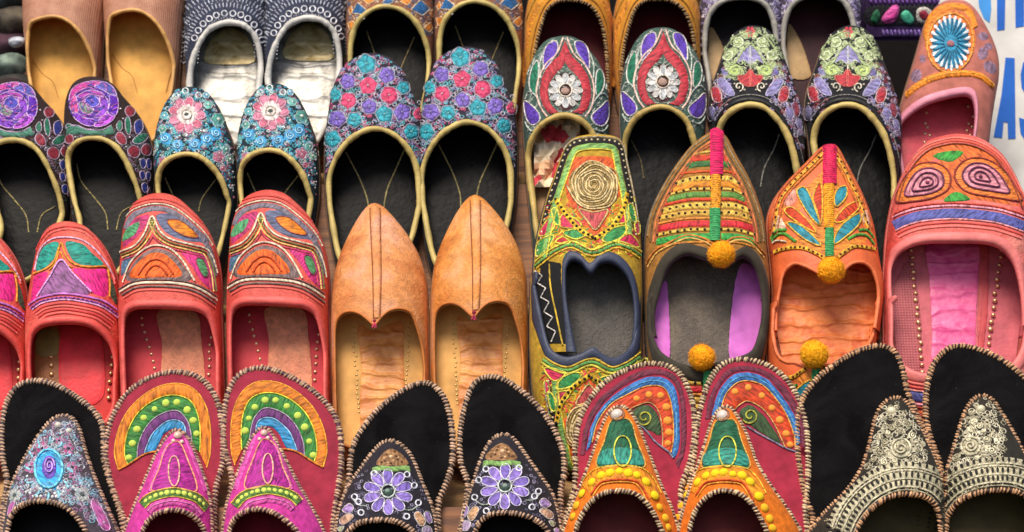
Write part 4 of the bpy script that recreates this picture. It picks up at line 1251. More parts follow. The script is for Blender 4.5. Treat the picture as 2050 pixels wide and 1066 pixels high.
# ------------------------------------------------------------------ blue sunflower shoe (right end of the second row)
def sunflower():
    s = Shoe('slip_on_shoe', 2, B7, [(560, 1500), (530, 1200), (512, 1000), (522, 860), (575, 650), (620, 500), (675, 310), (710, 185), (760, 85), (830, 25), (920, 6), (1010, 20), (1082, 82), (1142, 182), (1200, 300), (1238, 430), (1240, 560), (1215, 700), (1190, 850), (1165, 1050), (1140, 1250), (1120, 1500)],
             [(580, 1400), (545, 1150), (530, 980), (548, 872), (620, 795), (740, 722), (860, 685), (980, 662), (1045, 672), (1074, 730), (1080, 820), (1068, 950), (1050, 1060), (1030, 1250), (1020, 1400)],
             'mauve slip-on shoe with blue sunflower and orange band leaning beside the white sign', CATJ, G2,
             mat('suede', '#b26a5e'), mat('lining', '#bf3f4c'), mat('leather', '#c64350'), hp=(0.016, 0.036, 0.026), heel=0.004)
    s.rim_band(0.0065, mat('leather', '#dd8ea0'))
    for c, r in (((655, 540), 38), ((1130, 260), 30), ((1130, 380), 38), ((1180, 480), 40), ((700, 420), 22), ((1170, 330), 24)):
        s.disc(c, r, '#8f7086', puff=0.25, ry=r * 1.3, rot=r)
    OR = '#e8892a'
    s.band([(720, 330), (705, 220), (745, 110), (830, 40), (920, 22), (1010, 38), (1070, 100), (1095, 190)], [(765, 330), (750, 230), (785, 145), (850, 90), (920, 72), (990, 88), (1035, 140), (1050, 210)], OR, 1.2)
    s.disc((898, 300), 185, '#e07a34', ry=232, puff=0.8, name='embroidered_ground', rot=0.12)
    s.ring((898, 312), 162, 16, '#eaa04a', ry=212, rot=0.12, layer=3);
    s.disc((898, 312), 132, '#1f86ab', ry=182, puff=1.0, layer=3, name='sunflower', rot=0.12)
    n = 22
    for i in range(n):
        a = 2 * math.pi * i / n + 0.1
        u = np.array([math.cos(a), math.sin(a)])
        c0 = np.array([898, 312.0]); R0 = np.array([132, 182.0])
        tip = c0 + u * R0 * 0.66; b0 = c0 + np.array([math.cos(a - 0.085), math.sin(a - 0.085)]) * R0 * 1.04; b1 = c0 + np.array([math.cos(a + 0.085), math.sin(a + 0.085)]) * R0 * 1.04
        s.patch([tip, b0, c0 + u * R0 * 1.1, b1], '#dfe6ea', 0.9, layer=7, name='petal', sharp=True, n=14)
        t2 = c0 + u * R0 * 0.35
        s.cord([t2, c0 + np.array([math.cos(a + .14), math.sin(a + .14)]) * R0 * 0.95], 7, '#155f86', layer=7)
    s.dots([(898, 318)], 26, '#d88a92', 0.5, layer=8, name='flower_center')
    s.band([(580, 655), (680, 575), (790, 525), (910, 505), (1040, 505), (1130, 530), (1200, 590)], [(585, 705), (690, 625), (800, 575), (910, 552), (1040, 550), (1120, 575), (1195, 635)], OR, 1.8)
    s.cord([(582, 680), (690, 600), (800, 552), (910, 530), (1040, 528), (1125, 552), (1197, 612)], 10, '#f2b040', layer=6)
    s.dots([(725, 800), (722, 880), (735, 905), (720, 950), (750, 965), (715, 1010), (1025, 760), (1060, 830), (1030, 880), (1055, 900), (1015, 930), (1040, 960), (1008, 1000)], 13, '#e8c69c', 0.7, 'metal', plane=s.zi, name='stud')
    return s
sunflower()

# ------------------------------------------------------------------ row 3
CORAL = hide_mat('coral_hide', '#cc463c', '#df5a4e', '#e67464'); CORD = mat('lining', '#b03038')
def coral_teal(mp, label):
    s = Shoe('slip_on_shoe', 3, mp, [(140, 1130), (133, 1000), (130, 850), (130, 700), (144, 560), (164, 420), (190, 310), (230, 242), (290, 212), (350, 210), (420, 232), (480, 290), (530, 370), (565, 470), (582, 580), (590, 700), (588, 850), (585, 1000), (580, 1130)],
             [(152, 1100), (145, 990), (141, 860), (150, 762), (182, 712), (240, 692), (320, 686), (400, 692), (470, 722), (530, 790), (556, 880), (566, 990), (566, 1100)],
             label, CATJ, G3, CORAL, mat('lining', '#c23030'), mat('lining', '#c43230'), hp=(0.018, 0.042, 0.034), sole_mat=mat('leather', '#a8413a'))
    s.rim_band(0.005, mat('leather', '#e0554d'))
    s.patch([(300, 700), (420, 690), (490, 750), (495, 1060), (300, 1060)], mat('leather', '#e22e38'), 0.8, plane=s.zi + 0.0006, name='insole_strip')
    s.patch([(180, 740), (285, 730), (290, 1060), (180, 1060)], mat('leather', '#9a5a2e'), 0.5, plane=s.zi + 0.0004, name='insole_side')
    s.patch([(185, 740), (275, 735), (275, 845), (180, 845)], mat('leather', '#8a7038'), 0.6, plane=s.zi + 0.0012, name='insole_label')
    for P in ([(250, 860 + i * 42) for i in range(6)], [(545 - i * 4, 860 + i * 40) for i in range(6)]):
        s.dots(P, 11, '#eabf8a', 0.8, 'metal', plane=s.zi + 0.0015, name='stud')
    R = [(165, 425), (188, 330), (235, 262), (300, 238), (360, 238), (420, 258), (475, 315), (525, 395), (560, 490), (578, 590)]
    s.cord(s.off(R, 6), 9, '#c73c3e'); s.cord(s.off(R, -8), 9, '#e8736a')
    LIL = '#dfa0dc'
    s.cord([(170, 440), (195, 345), (250, 292), (330, 282), (410, 302), (480, 362), (540, 452), (574, 560)], 11, '#e6b3d0', layer=1)
    s.patch([(172, 446), (190, 362), (228, 312), (282, 300), (284, 335), (258, 392), (214, 432)], '#159080', 0.9)
    s.patch([(318, 300), (400, 312), (452, 362), (505, 412), (440, 418), (370, 406), (334, 362)], '#159080', 0.9)
    s.patch([(268, 398), (292, 345), (316, 398), (295, 392)], '#d8402c', 0.9)
    s.cord([(166, 458), (222, 436), (262, 402), (288, 330), (300, 310), (322, 372), (362, 412), (430, 426), (505, 424), (530, 450)], 11, '#e39a34', layer=2)
    s.cord([(240, 440), (268, 412), (292, 352), (318, 405), (350, 428)], 9, '#e39a34', layer=2)
    s.patch([(150, 596), (156, 530), (168, 468), (230, 446), (222, 490), (196, 545)], '#d81d78', 0.8)
    s.patch([(352, 432), (440, 436), (516, 436), (524, 480), (520, 566), (450, 552), (400, 492)], '#de1f80', 0.9)
    s.patch([(188, 560), (240, 475), (296, 398), (350, 452), (436, 552), (360, 552), (290, 550)], '#8b5588', 0.8, layer=1)
    s.cord([(182, 570), (240, 478), (296, 392), (352, 455), (442, 548)], 11, LIL, layer=3)
    s.patch([(532, 470), (556, 520), (572, 610), (545, 580), (532, 530)], '#3f5a46', 0.8)
    s.cord([(520, 440), (530, 500), (528, 570)], 9, '#e39a34', layer=2)
    B_ = [(146, 612), (200, 578), (300, 560), (400, 570), (500, 596), (580, 650)]
    s.cord(s.off(B_, 4), 14, '#cf78cf', layer=2)
    z = s.off(B_, -10, n=44); z[::2] += (0, 8); s.cord(z, 8, '#8f4fb0', layer=2, sharp=True)
    s.cord(s.off(B_, -24), 10, '#e0a8d8', layer=1)
    for d, c in ((-40, '#d64a48'), (-54, '#e4665c'), (-70, '#cf4040'), (-86, '#e35e56')): s.cord(s.off(B_, d), 14, mat('leather', c), name='ridge_cord')
    return s
coral_teal(C5, 'red slip-on shoe with teal leaves and purple triangle beside the coral shoe with orange half-circle')
coral_teal(C5.shift(-186, 10), 'red slip-on shoe with teal leaves and purple triangle, beside its teal-leaved mate only')

def coral_arch(mp, label):
    s = Shoe('slip_on_shoe', 3, mp, [(600, 1180), (592, 1060), (586, 900), (581, 750), (580, 600), (585, 400), (597, 250), (622, 172), (662, 112), (722, 82), (790, 74), (860, 92), (922, 142), (982, 205), (1030, 292), (1060, 400), (1072, 520), (1070, 640), (1076, 800), (1084, 1060), (1080, 1180)],
             [(608, 1160), (602, 1040), (598, 850), (598, 710), (608, 648), (645, 616), (750, 610), (880, 614), (955, 624), (1008, 664), (1038, 760), (1058, 880), (1070, 1040), (1066, 1160)],
             label, CATJ, G3, CORAL, mat('lining', '#c03840'), mat('lining', '#c43c44'), hp=(0.020, 0.044, 0.036), sole_mat=mat('leather', '#a8413a'))
    s.rim_band(0.006, mat('leather', '#e4615a'))
    s.patch([(768, 640), (940, 640), (975, 760), (985, 1120), (795, 1120), (785, 800)], hide_mat('salmon_insole', '#dc8664', '#e6946e', '#eaa07c'), 0.8, plane=s.zi + 0.0006, name='insole_strip')
    s.dots([(686, 672 + 0), (690, 705), (702, 742), (712, 775), (725, 812), (735, 846), (742, 882), (752, 915), (762, 950)], 10, '#eec29c', 0.8, 'metal', plane=s.zi, name='stud')
    s.dots([(1026, 765), (1022, 800), (1018, 835), (1016, 872), (1014, 906), (1012, 945), (1010, 985)], 10, '#eec29c', 0.8, 'metal', plane=s.zi, name='stud')
    CR, GY = '#ddd0b4', '#77707c'
    top = [(592, 235), (615, 180), (662, 142), (750, 120), (840, 136), (930, 200), (1000, 272), (1045, 360), (1066, 470)]
    s.cord(s.off(top, 26), 12, mat('leather', '#cd4b45'), name='ridge_cord'); s.cord(s.off(top, 12), 12, mat('leather', '#e2685e'), name='ridge_cord')
    s.cord(top, 11, CR, layer=1); s.band(s.off(top, -7), s.off(top, -34), GY, 0.7)
    s.patch([(596, 330), (606, 250), (650, 192), (722, 168), (712, 215), (672, 272), (630, 308)], '#b8306a', 0.8)
    s.patch([(594, 300), (606, 255), (640, 220), (680, 208), (662, 260), (622, 290)], '#4f9a68', 1.0, layer=2)
    s.patch([(756, 172), (850, 168), (940, 218), (1020, 305), (960, 305), (870, 290), (796, 250)], '#5d6480', 0.8)
    s.patch([(812, 200), (870, 200), (925, 240), (960, 282), (900, 278), (838, 242)], '#e2801f', 1.0, layer=2, outline='#8c4a52', ow=6)
    pk = [(586, 352), (655, 322), (702, 262), (738, 180), (775, 250), (830, 292), (935, 320), (1010, 348), (1048, 440), (1062, 540)]
    s.cord(pk, 12, CR, layer=2)
    s.cord(s.off(pk, -16), 9, '#6f7a3c', layer=2); s.cord(s.off(pk, -29), 9, '#dfc070', layer=2); s.cord(s.off(pk, -42), 9, '#b8405a', layer=1)
    s.patch([(706, 292), (740, 232), (774, 292), (740, 285)], '#d4432c', 0.9, layer=2)
    arc = [(600, 500), (636, 405), (700, 342), (760, 322), (830, 342), (890, 402), (942, 494)]
    s.patch([(612, 492), (645, 405), (700, 352), (760, 332), (830, 352), (880, 402), (930, 490), (770, 482)], '#75605f', 0.7)
    s.patch([(628, 474), (680, 392), (750, 354), (820, 376), (884, 466), (760, 476)], '#e5611a', 1.0, layer=2)
    for k in (0.72, 0.45):
        s.cord([(760 + (x - 760) * k, 470 + (y - 470) * k) for x, y in ((640, 468), (690, 395), (750, 362), (815, 384), (875, 462))], 9, '#c04010', layer=5)
    s.cord(arc, 12, CR, layer=3)
    s.patch([(588, 470), (592, 400), (620, 372), (640, 385), (612, 440)], '#4a708c', 0.8)
    s.patch([(880, 352), (985, 358), (1030, 430), (1054, 540), (985, 500), (925, 412)], '#d0307c', 0.8, layer=1)
    s.patch([(950, 388), (982, 392), (1008, 452), (992, 478), (964, 440)], '#4f8f5c', 1.0, layer=3, outline='#8a3a56', ow=6)
    bt = [(586, 545), (660, 508), (780, 502), (900, 512), (980, 540), (1062, 595)]
    s.cord(s.off(bt, 14), 9, '#6d5a58', layer=1); s.cord(bt, 16, CR, layer=2); s.cord(s.off(bt, -18), 12, '#7a6a62', layer=1)
    s.cord(s.off(bt, -34), 12, mat('leather', '#e0655b'), name='ridge_cord')
    return s
coral_arch(C5, 'coral slip-on shoe with orange half-circle on the toe beside the teal-leaved red shoe')
coral_arch(C5.vary(216, -6, (345, 560), 0.012, 1.0, 1.0), 'coral slip-on shoe with orange half-circle on the toe beside the plain tan leather shoe')

def tan_point(mp, label, col):
    s = Shoe('pointed_shoe', 3, mp, [(100, 1250), (88, 1066), (81, 850), (80, 600), (90, 450), (112, 345), (152, 245), (202, 148), (248, 84), (290, 62), (336, 82), (400, 150), (460, 232), (510, 330), (540, 450), (547, 600), (551, 800), (552, 1066), (545, 1250)],
             [(108, 1200), (100, 950), (97, 760), (100, 665), (122, 612), (170, 589), (218, 600), (258, 630), (290, 655), (318, 622), (360, 587), (420, 577), (468, 602), (500, 680), (524, 780), (537, 950), (540, 1200)],
             label, CATJ, G3, hide_mat('tan_hide', *col), mat('lining', '#d49a54'), mat('lining', '#d8a25c'), hp=(0.016, 0.044, 0.036), R=0.034, e=0.75, sole_mat=mat('leather', '#a46a3c'),
             piping=(mat('leather', '#c9783c'), 0.0011))
    s.band([(268, 88), (275, 250), (282, 420), (285, 622)], [(318, 88), (320, 250), (322, 420), (316, 622)], s.upper.data.materials[0], 1.0, name='toe_ridge')
    s.cord([(268, 92), (274, 250), (282, 420), (285, 622)], 6, '#8a4a26', name='seam'); s.cord([(318, 92), (320, 250), (322, 420), (317, 622)], 6, '#8a4a26', name='seam')
    ins = wrinkle_mat('orange_insole', '#c87434', '#e89a50', 26, 0.45, 0.6)
    s.patch([(210, 660), (290, 680), (420, 640), (430, 800), (425, 1200), (235, 1200), (225, 850)], ins, 0.8, plane=s.zi + 0.0006, name='insole_strip')
    rg = random.Random(3)
    for x0, x1 in ((188, 212), (462, 430)):
        s.dots([(x0 + (x1 - x0) * t + rg.uniform(-5, 5), 650 + t * 430) for t in np.linspace(0, 1, 20)], 6.5, '#e3bd7a', 0.6, 'metal', plane=s.zi, name='stud')
    # little red tassel at the point of the opening
    P = s.surf(s.mp([(290, 642)]))[0]; z = s.h(P[None])[0]
    V, F = [], []
    for i in range(26):
        a = rg.uniform(-0.9, 0.9); L = rg.uniform(0.003, 0.006); k = len(V)
        b = np.array([P[0], P[1], z]); d = np.array([math.sin(a) * 0.6, -1.0, rg.uniform(-0.2, 0.5)])
        V += [b + (0.0005, 0, 0), b - (0.0005, 0, 0), b + d * L + (0.0003, 0, 0.0004), b + d * L - (0.0003, 0, -0.0004)]
        F += [(k, k + 1, k + 3, k + 2)]
    mesh_obj('tassel', V, F, mat('thread', '#b8304e'), s.root, smooth=False)
    s.dots([(290, 634)], 10, '#c23a52', 0.8, name='tassel_knot', single=True)
    return s
tan_point(C6, 'plain pinkish tan leather shoe with pointed toe beside the coral shoe', ('#c87440', '#e09458', '#e4a484'))
tan_point(C6.vary(199, -16, (760, 600), 0.008, 0.99, 1.0), 'plain orange tan leather shoe with pointed toe beside the navy-bound shoe', ('#c87434', '#e29248', '#e6a878'))

# ---- the nested pairs: one shoe toe up, its mate toe down with the openings together
def dots_line(s, line, n, r, col, **kw): s.dots(s.off(line, 0, n=n) if len(line) > 2 else np.linspace(line[0], line[1], n), r, col, **kw)
NAVY = mat('leather', '#3a4156')
def gold_spiral(mp, label, flip, outline, throat):
    s = Shoe('embroidered_shoe', 3, mp, outline, throat, label, CATJ, G3, mat('cloth', '#b4902e'), mat('lining', '#33312f'),
             hide_mat('grey_insole', '#45413e', '#57524c', '#656059') if not flip else None, hp=(0.018, 0.040, 0.032 if not flip else 0.036), flip=flip, open_end=True, pm=PX,
             sole_mat=mat('leather', '#2a2a2e'), lift=0.001 if flip else 0)
    s.rim_band(0.0078, NAVY, puff=0.0011)
    edge = [(62, 560), (68, 515), (88, 420), (112, 325), (147, 222), (182, 125), (222, 84), (310, 70), (398, 80), (428, 114), (442, 182), (462, 272), (482, 382), (490, 470)]
    bl = mat('cloth', '#1c1a18')
    s.band(s.off(edge, -3), s.off(edge, -26), bl, 0.5)
    s.dots(s.off(edge, -13, n=44), 5.5, '#d8c9a4', layer=2)
    s.cord(s.off(edge, -1), 7, '#a9a08c')
    s.band(s.off(edge, -27), s.off(edge, -50), '#7fae5e', 0.7, layer=1)
    s.cord(s.off(edge, -52), 8, '#e0cf4a', layer=1)
    s.patch([(205, 175), (238, 150), (362, 150), (392, 180), (428, 300), (400, 330), (330, 470), (290, 470), (190, 310)], '#d8571e', 0.6)
    s.disc((305, 275), 104, '#a88a4a', ry=102, puff=0.8, layer=1, name='spiral_ground')
    s.spiral((305, 272), 104, 6.5, 9, '#d8c08c', layer=4, wob=0.05); s.spiral((305, 272), 100, 6.5, 8, '#a88a50', layer=3, wob=0.06, rot=3.0); 
    s.patch([(245, 370), (305, 382), (362, 372), (340, 420), (310, 455), (280, 420)], '#b8484a', 0.7, layer=2, outline='#c9ac70', ow=9)
    YD = '#dcb024'
    for A in ([(150, 330), (200, 400), (250, 455), (300, 485)], [(440, 300), (425, 370), (380, 440), (310, 490)]):
        s.cord(A, 26, YD, layer=1, name='dotted_band'); dots_line(s, A, 12, 7, '#2a2113', layer=5)
    PK, GN, CY = '#cf2f56', '#2f8a4a', '#d8cf4e'
    for q, c in (([(80, 472), (128, 400), (146, 440), (112, 474)], PK), ([(168, 440), (182, 388), (250, 425), (240, 446)], PK), ([(385, 425), (432, 368), (442, 420)], PK), ([(405, 505), (452, 470), (490, 525)], PK),
                 ([(148, 505), (180, 482), (208, 510)], '#c02a36'), ([(70, 562), (80, 502), (140, 476), (130, 512), (95, 552)], GN), ([(180, 466), (230, 452), (278, 470), (230, 492)], GN),
                 ([(340, 495), (378, 450), (442, 438), (420, 482), (370, 505)], GN), ([(134, 372), (155, 368), (168, 432), (146, 425)], GN), ([(445, 350), (465, 356), (477, 425), (452, 405)], GN),
                 ([(470, 430), (488, 420), (492, 465), (478, 470)], PK)):
        s.patch(q, c, 0.9, layer=1, outline=CY, ow=8, name='embroidered_leaf')
    s.fill(110, ['#d8304c', '#e0c83a', '#3c9a52', '#e2762a'], 11, 6, (60, 330, 500, 560), seed=33, loops=False)
    thr = [(62, 600), (110, 560), (160, 528), (220, 512), (300, 545), (390, 512), (450, 525), (498, 555)]
    s.cord(s.off(thr, 10), 10, CY, layer=1); s.cord(s.off(thr, -3), 14, '#5d9c52', layer=1); s.cord(s.off(thr, -16), 9, '#d8b43a', layer=1)
    return s
o3g = C7([(84, 985), (68, 930), (58, 850), (52, 760), (50, 690), (58, 600), (66, 520), (86, 420), (112, 320), (147, 218), (182, 122), (222, 80), (310, 66), (398, 76), (432, 110), (447, 182), (467, 272), (487, 382), (497, 482), (503, 600), (504, 700), (502, 850), (492, 930), (478, 985)])
t3g = C7([(232, 985), (224, 930), (208, 840), (192, 740), (188, 650), (192, 600), (214, 570), (252, 580), (292, 622), (330, 584), (380, 578), (432, 618), (462, 680), (474, 770), (472, 860), (462, 930), (450, 985)])
s = gold_spiral(C7, 'embroidered shoe with gold spiral and navy binding standing toe up beside the tan shoe', False, o3g, t3g)
blk = mat('cloth', '#161518')
s.band([(58, 600), (66, 700), (70, 790), (88, 925)], [(172, 590), (176, 690), (190, 780), (215, 925)], blk, 0.3, name='side_panel')
zz = [(66, 622), (96, 642), (76, 672), (110, 692), (90, 730), (124, 750), (102, 790), (138, 812), (114, 850), (150, 870), (132, 912)]
s.cord(zz, 6, '#d8d2c8', sharp=True, layer=2, name='zigzag_cord'); s.cord([(124, 592), (130, 690), (150, 790), (178, 925)], 8, '#d8b43a', layer=2)
o3gp = [(1285, 590), (1284, 630), (1284, 700), (1282, 760), (1275, 830), (1260, 890), (1225, 940), (1180, 958), (1140, 945), (1115, 912), (1090, 870), (1075, 830), (1066, 785), (1062, 735), (1060, 700), (1060, 630), (1062, 560)]
t3gp = [(1280, 595), (1275, 640), (1270, 680), (1255, 706), (1231, 719), (1208, 712), (1188, 698), (1161, 711), (1134, 717), (1110, 708), (1097, 690), (1086, 650), (1076, 605), (1068, 565)]
gold_spiral(C7.then([[-1, 0], [0, -1]], (2370, 1233)), 'embroidered shoe with gold spiral and navy binding hanging toe down', True, o3gp, t3gp)

POM = '#ffa41c'
def strap(s, x0, x1, pts, m=None):
    for (ya, yb, col) in pts:
        s.band([(x0, ya), (x0, (ya + yb) / 2), (x0, yb)], [(x1, ya), (x1, (ya + yb) / 2), (x1, yb)], col, 1.4, layer=5, name='strap', n=24, m=m)
        s.stitches([((x0 + 2, y), (x1 - 2, y)) for y in np.arange(ya + 5, yb, 9)], 4, col, layer=11)
def stripes(mp, label, flip, outline, throat):
    s = Shoe('pointed_shoe', 3, mp, outline, throat, label, CATJ, G3, mat('cloth', '#9a6a30'), mat('lining', '#c05fae'), hide_mat('olive_insole', '#544a40', '#655a4e', '#746858') if not flip else None,
             hp=(0.018, 0.042, 0.034), R=0.032, e=0.72, flip=flip, open_end=True, pm=PX, sole_mat=mat('leather', '#2a2622'), lift=0.001 if flip else 0)
    s.rim_band(0.010, mat('suede', '#3d382f'), puff=0.0016)
    L = [(516, 500), (530, 400), (570, 302), (630, 204), (700, 114), (770, 60)]; Rr = [(840, 62), (885, 150), (938, 242), (977, 340), (1002, 430), (1010, 500)]
    for ln, sg in ((L, -1), (Rr, -1)):
        s.cord(s.off(ln, sg * 8), 13, '#8d7a5a'); s.cord(s.off(ln, sg * 22), 10, '#5c4a30'); s.cord(s.off(ln, sg * 34), 10, '#d8764a'); s.cord(s.off(ln, sg * 46), 9, '#a8482e')
    def edgeL(y): return np.interp(y, [60, 114, 204, 302, 400, 500], [770, 700, 630, 570, 530, 516]) + 46
    def edgeR(y): return np.interp(y, [62, 150, 242, 340, 430, 500], [840, 885, 938, 977, 1002, 1010]) - 44
    rows = [(132, 18, '#c8a24a', 0), (155, 22, '#cf3a22', 0), (180, 26, '#2f6a34', 0), (212, 18, '#d0521e', 0), (240, 22, '#e0b850', 1), (264, 24, '#dd8a26', 0), (285, 18, '#dcb452', 1), (306, 24, '#5a8a3c', 0), (328, 18, '#cf3a22', 0), (352, 26, '#d8b24c', 1), (382, 24, '#d4a848', 1),
            (405, 14, '#d88a3a', 0), (426, 28, '#d02a34', 0), (452, 20, '#e2bc50', 1), (480, 30, '#2f9a44', 0), (503, 14, '#c9802e', 0)]
    for y, w, c, d in rows:
        for side in (0, 1):
            xa, xb = (edgeL(y + 12), 786) if side == 0 else (828, edgeR(y + 12))
            if xb - xa < 12: continue
            sl = 22 if y > 230 else 10
            A = [(xa, y + (sl if side == 0 else 0)), ((xa + xb) / 2, y + 3), (xb, y + (0 if side == 0 else sl))]
            if w > 20: s.band([(x, v - w / 2) for x, v in A], [(x, v + w / 2) for x, v in A], c, 0.9, n=26)
            else: s.cord(A, w * 0.8, c)
            if d: s.dots(s.off(A, 0, n=max(3, int((xb - xa) / 22))), 6.5, '#2a1f14', layer=4)
    strap(s, 782, 836, [(52, 230, '#dd1560')]); strap(s, 784, 826, [(230, 368, '#e8971c')]); strap(s, 780, 824, [(368, 500, '#2f9a58')])
    thr = [(524, 600), (560, 545), (620, 510), (690, 482), (760, 496), (820, 526), (880, 492), (945, 500), (1004, 560)]
    s.cord(s.off(thr, 6), 10, '#c9752e', layer=1); s.cord(s.off(thr, -6), 9, '#e0b060', layer=1)
    return s
o3h = C7([(534, 910), (524, 850), (516, 780), (512, 650), (516, 500), (531, 400), (571, 300), (631, 200), (701, 110), (770, 57), (810, 46), (850, 70), (892, 150), (941, 240), (981, 340), (1006, 430), (1016, 550), (1026, 650), (1028, 760), (1026, 850), (1016, 910)])
t3h = C7([(564, 910), (552, 850), (552, 780), (575, 690), (600, 615), (640, 566), (692, 546), (750, 562), (815, 585), (870, 582), (918, 556), (962, 588), (990, 660), (1002, 750), (996, 850), (984, 910)])
s = stripes(C7, 'pointed shoe with striped dotted bands and pink-orange-green strap standing toe up', False, o3h, t3h)
s.pompom((828, 553), 56, POM)
for q in ([(600, 660), (612, 760), (615, 980), (560, 980), (535, 850), (560, 740)], [(905, 600), (975, 620), (1000, 720), (990, 900), (870, 990), (868, 800)]):
    s.patch(q, mat('lining', '#d572c8'), 0.5, plane=s.zi + 0.002, name='insole_side')
o3hp = [(1540, 600), (1538, 640), (1535, 700), (1518, 760), (1482, 830), (1435, 900), (1405, 935), (1378, 900), (1338, 830), (1308, 760), (1296, 700), (1293, 640), (1292, 600)]
t3hp = [(1535, 605), (1526, 650), (1514, 692), (1498, 710), (1462, 722), (1435, 728), (1405, 742), (1380, 735), (1350, 725), (1322, 706), (1308, 680), (1301, 650), (1297, 605)]
s = stripes(C7.then([[-1, 0], [0, -1]], (2849, 1228)), 'pointed shoe with striped dotted bands and orange pompom hanging toe down', True, o3hp, t3hp)
s.pompom((1405, 716), 27, POM, m=PX)

def petals(mp, label, flip, outline, throat):
    s = Shoe('pointed_shoe', 3, mp, outline, throat, label, CATJ, G3, mat('leather', '#e06a3c'), mat('lining', '#cf4a26'), wrinkle_mat('orange_fold_insole', '#d2602a', '#ee8644', 24, 0.5, 0.7) if not flip else None,
             hp=(0.018, 0.040, 0.032), R=0.032, e=0.72, flip=flip, open_end=True, pm=PX, sole_mat=mat('leather', '#a8532e'), lift=0.001 if flip else 0, piping=(mat('leather', '#ec7a4c'), 0.0016))
    fld = [(84, 520), (82, 440), (92, 370), (125, 290), (180, 210), (245, 145), (310, 84), (375, 84), (415, 155), (455, 235), (495, 325), (522, 420), (532, 520), (440, 500), (345, 560), (240, 505)]
    s.patch(fld, '#dd8230', 0.4, name='embroidered_ground', n=90)
    L = [(84, 440), (112, 300), (172, 216), (242, 146), (305, 84)]; Rr = [(378, 82), (418, 152), (458, 232), (498, 322), (526, 420)]
    for ln in (L, Rr):
        s.cord(s.off(ln, -6), 12, '#c4683a', layer=2); s.cord(s.off(ln, -22), 20, '#e0a23a', layer=2, name='dotted_band'); s.dots(s.off(ln, -22, n=14), 6, '#5a2414', layer=7)
        s.cord(s.off(ln, -38), 8, '#b8642e', layer=2)
    TE, RD = '#1f8496', '#c33c18'
    for q, c in (([(204, 272), (226, 248), (250, 262), (286, 352), (302, 412), (252, 362)], TE), ([(152, 350), (184, 334), (250, 390), (284, 442), (202, 394)], RD), ([(162, 400), (222, 412), (308, 495), (240, 472)], TE),
                 ([(272, 290), (302, 225), (312, 300), (306, 400), (286, 340)], RD), ([(362, 292), (380, 252), (412, 245), (412, 290), (372, 332)], TE), ([(364, 392), (410, 332), (462, 308), (462, 342), (402, 392)], RD),
                 ([(364, 462), (402, 402), (472, 358), (462, 412), (372, 488)], TE)):
        s.patch(q, c, 1.1, layer=2, outline='#e2b23e', ow=8, name='petal')
    s.patch([(148, 302), (192, 248), (200, 300), (165, 330)], '#d88c7c', 0.8, layer=1); s.patch([(100, 420), (120, 365), (150, 400), (150, 430)], '#e0b9a0', 0.8, layer=2); s.patch([(480, 360), (505, 345), (515, 400), (490, 400)], '#e0b9a0', 0.8, layer=2)
    for ln in ([(84, 505), (110, 460), (150, 445), (200, 480)], [(88, 480), (115, 435), (160, 428)], [(530, 490), (500, 455), (460, 450), (420, 470)], [(528, 460), (500, 430), (465, 430)]):
        s.cord(ln, 15, '#4c9a3c', layer=2)
    s.cord([(90, 495), (120, 475), (160, 480)], 9, '#dccfb4', layer=3)
    thr = [(86, 530), (150, 508), (230, 505), (300, 535), (345, 565), (395, 530), (450, 498), (534, 508)]
    s.cord(s.off(thr, -2), 20, '#e0aa32', layer=2, name='dotted_band'); s.dots(s.off(thr, -2, n=26), 5.5, '#6a2a14', layer=7)
    strap(s, 314, 372, [(76, 236, '#d81450')]); strap(s, 318, 362, [(236, 424, '#e99c18')]); strap(s, 323, 361, [(424, 545, '#2e9a5a')])
    return s
o3i = C8([(80, 880), (92, 780), (102, 690), (92, 560), (82, 460), (82, 370), (112, 288), (172, 208), (242, 138), (302, 76), (345, 63), (380, 76), (421, 150), (461, 230), (501, 320), (532, 420), (552, 550), (572, 680), (566, 780), (555, 880)])
t3i = C8([(112, 880), (115, 780), (130, 680), (148, 610), (190, 572), (240, 582), (290, 608), (348, 632), (400, 600), (440, 570), (490, 568), (530, 606), (552, 690), (545, 780), (530, 880)])
s = petals(C8, 'orange pointed shoe with teal and red petals standing toe up beside the pink-insole shoe', False, o3i, t3i)
s.pompom((350, 600), 58, POM)
o3ip = [(1766, 615), (1759, 655), (1750, 710), (1732, 770), (1702, 830), (1662, 890), (1630, 930), (1600, 890), (1568, 830), (1546, 770), (1537, 715), (1536, 655), (1538, 615)]
t3ip = [(1761, 618), (1751, 660), (1738, 690), (1716, 712), (1685, 724), (1655, 732), (1630, 742), (1612, 735), (1594, 727), (1572, 724), (1555, 706), (1546, 660), (1543, 618)]
s = petals(C8.then([[-1, 0], [0, -1]], (3294, 1251)), 'orange pointed shoe with teal petals and yellow pompom hanging toe down', True, o3ip, t3ip)
s.pompom((1630, 710), 29, '#ffae1c', m=PX)

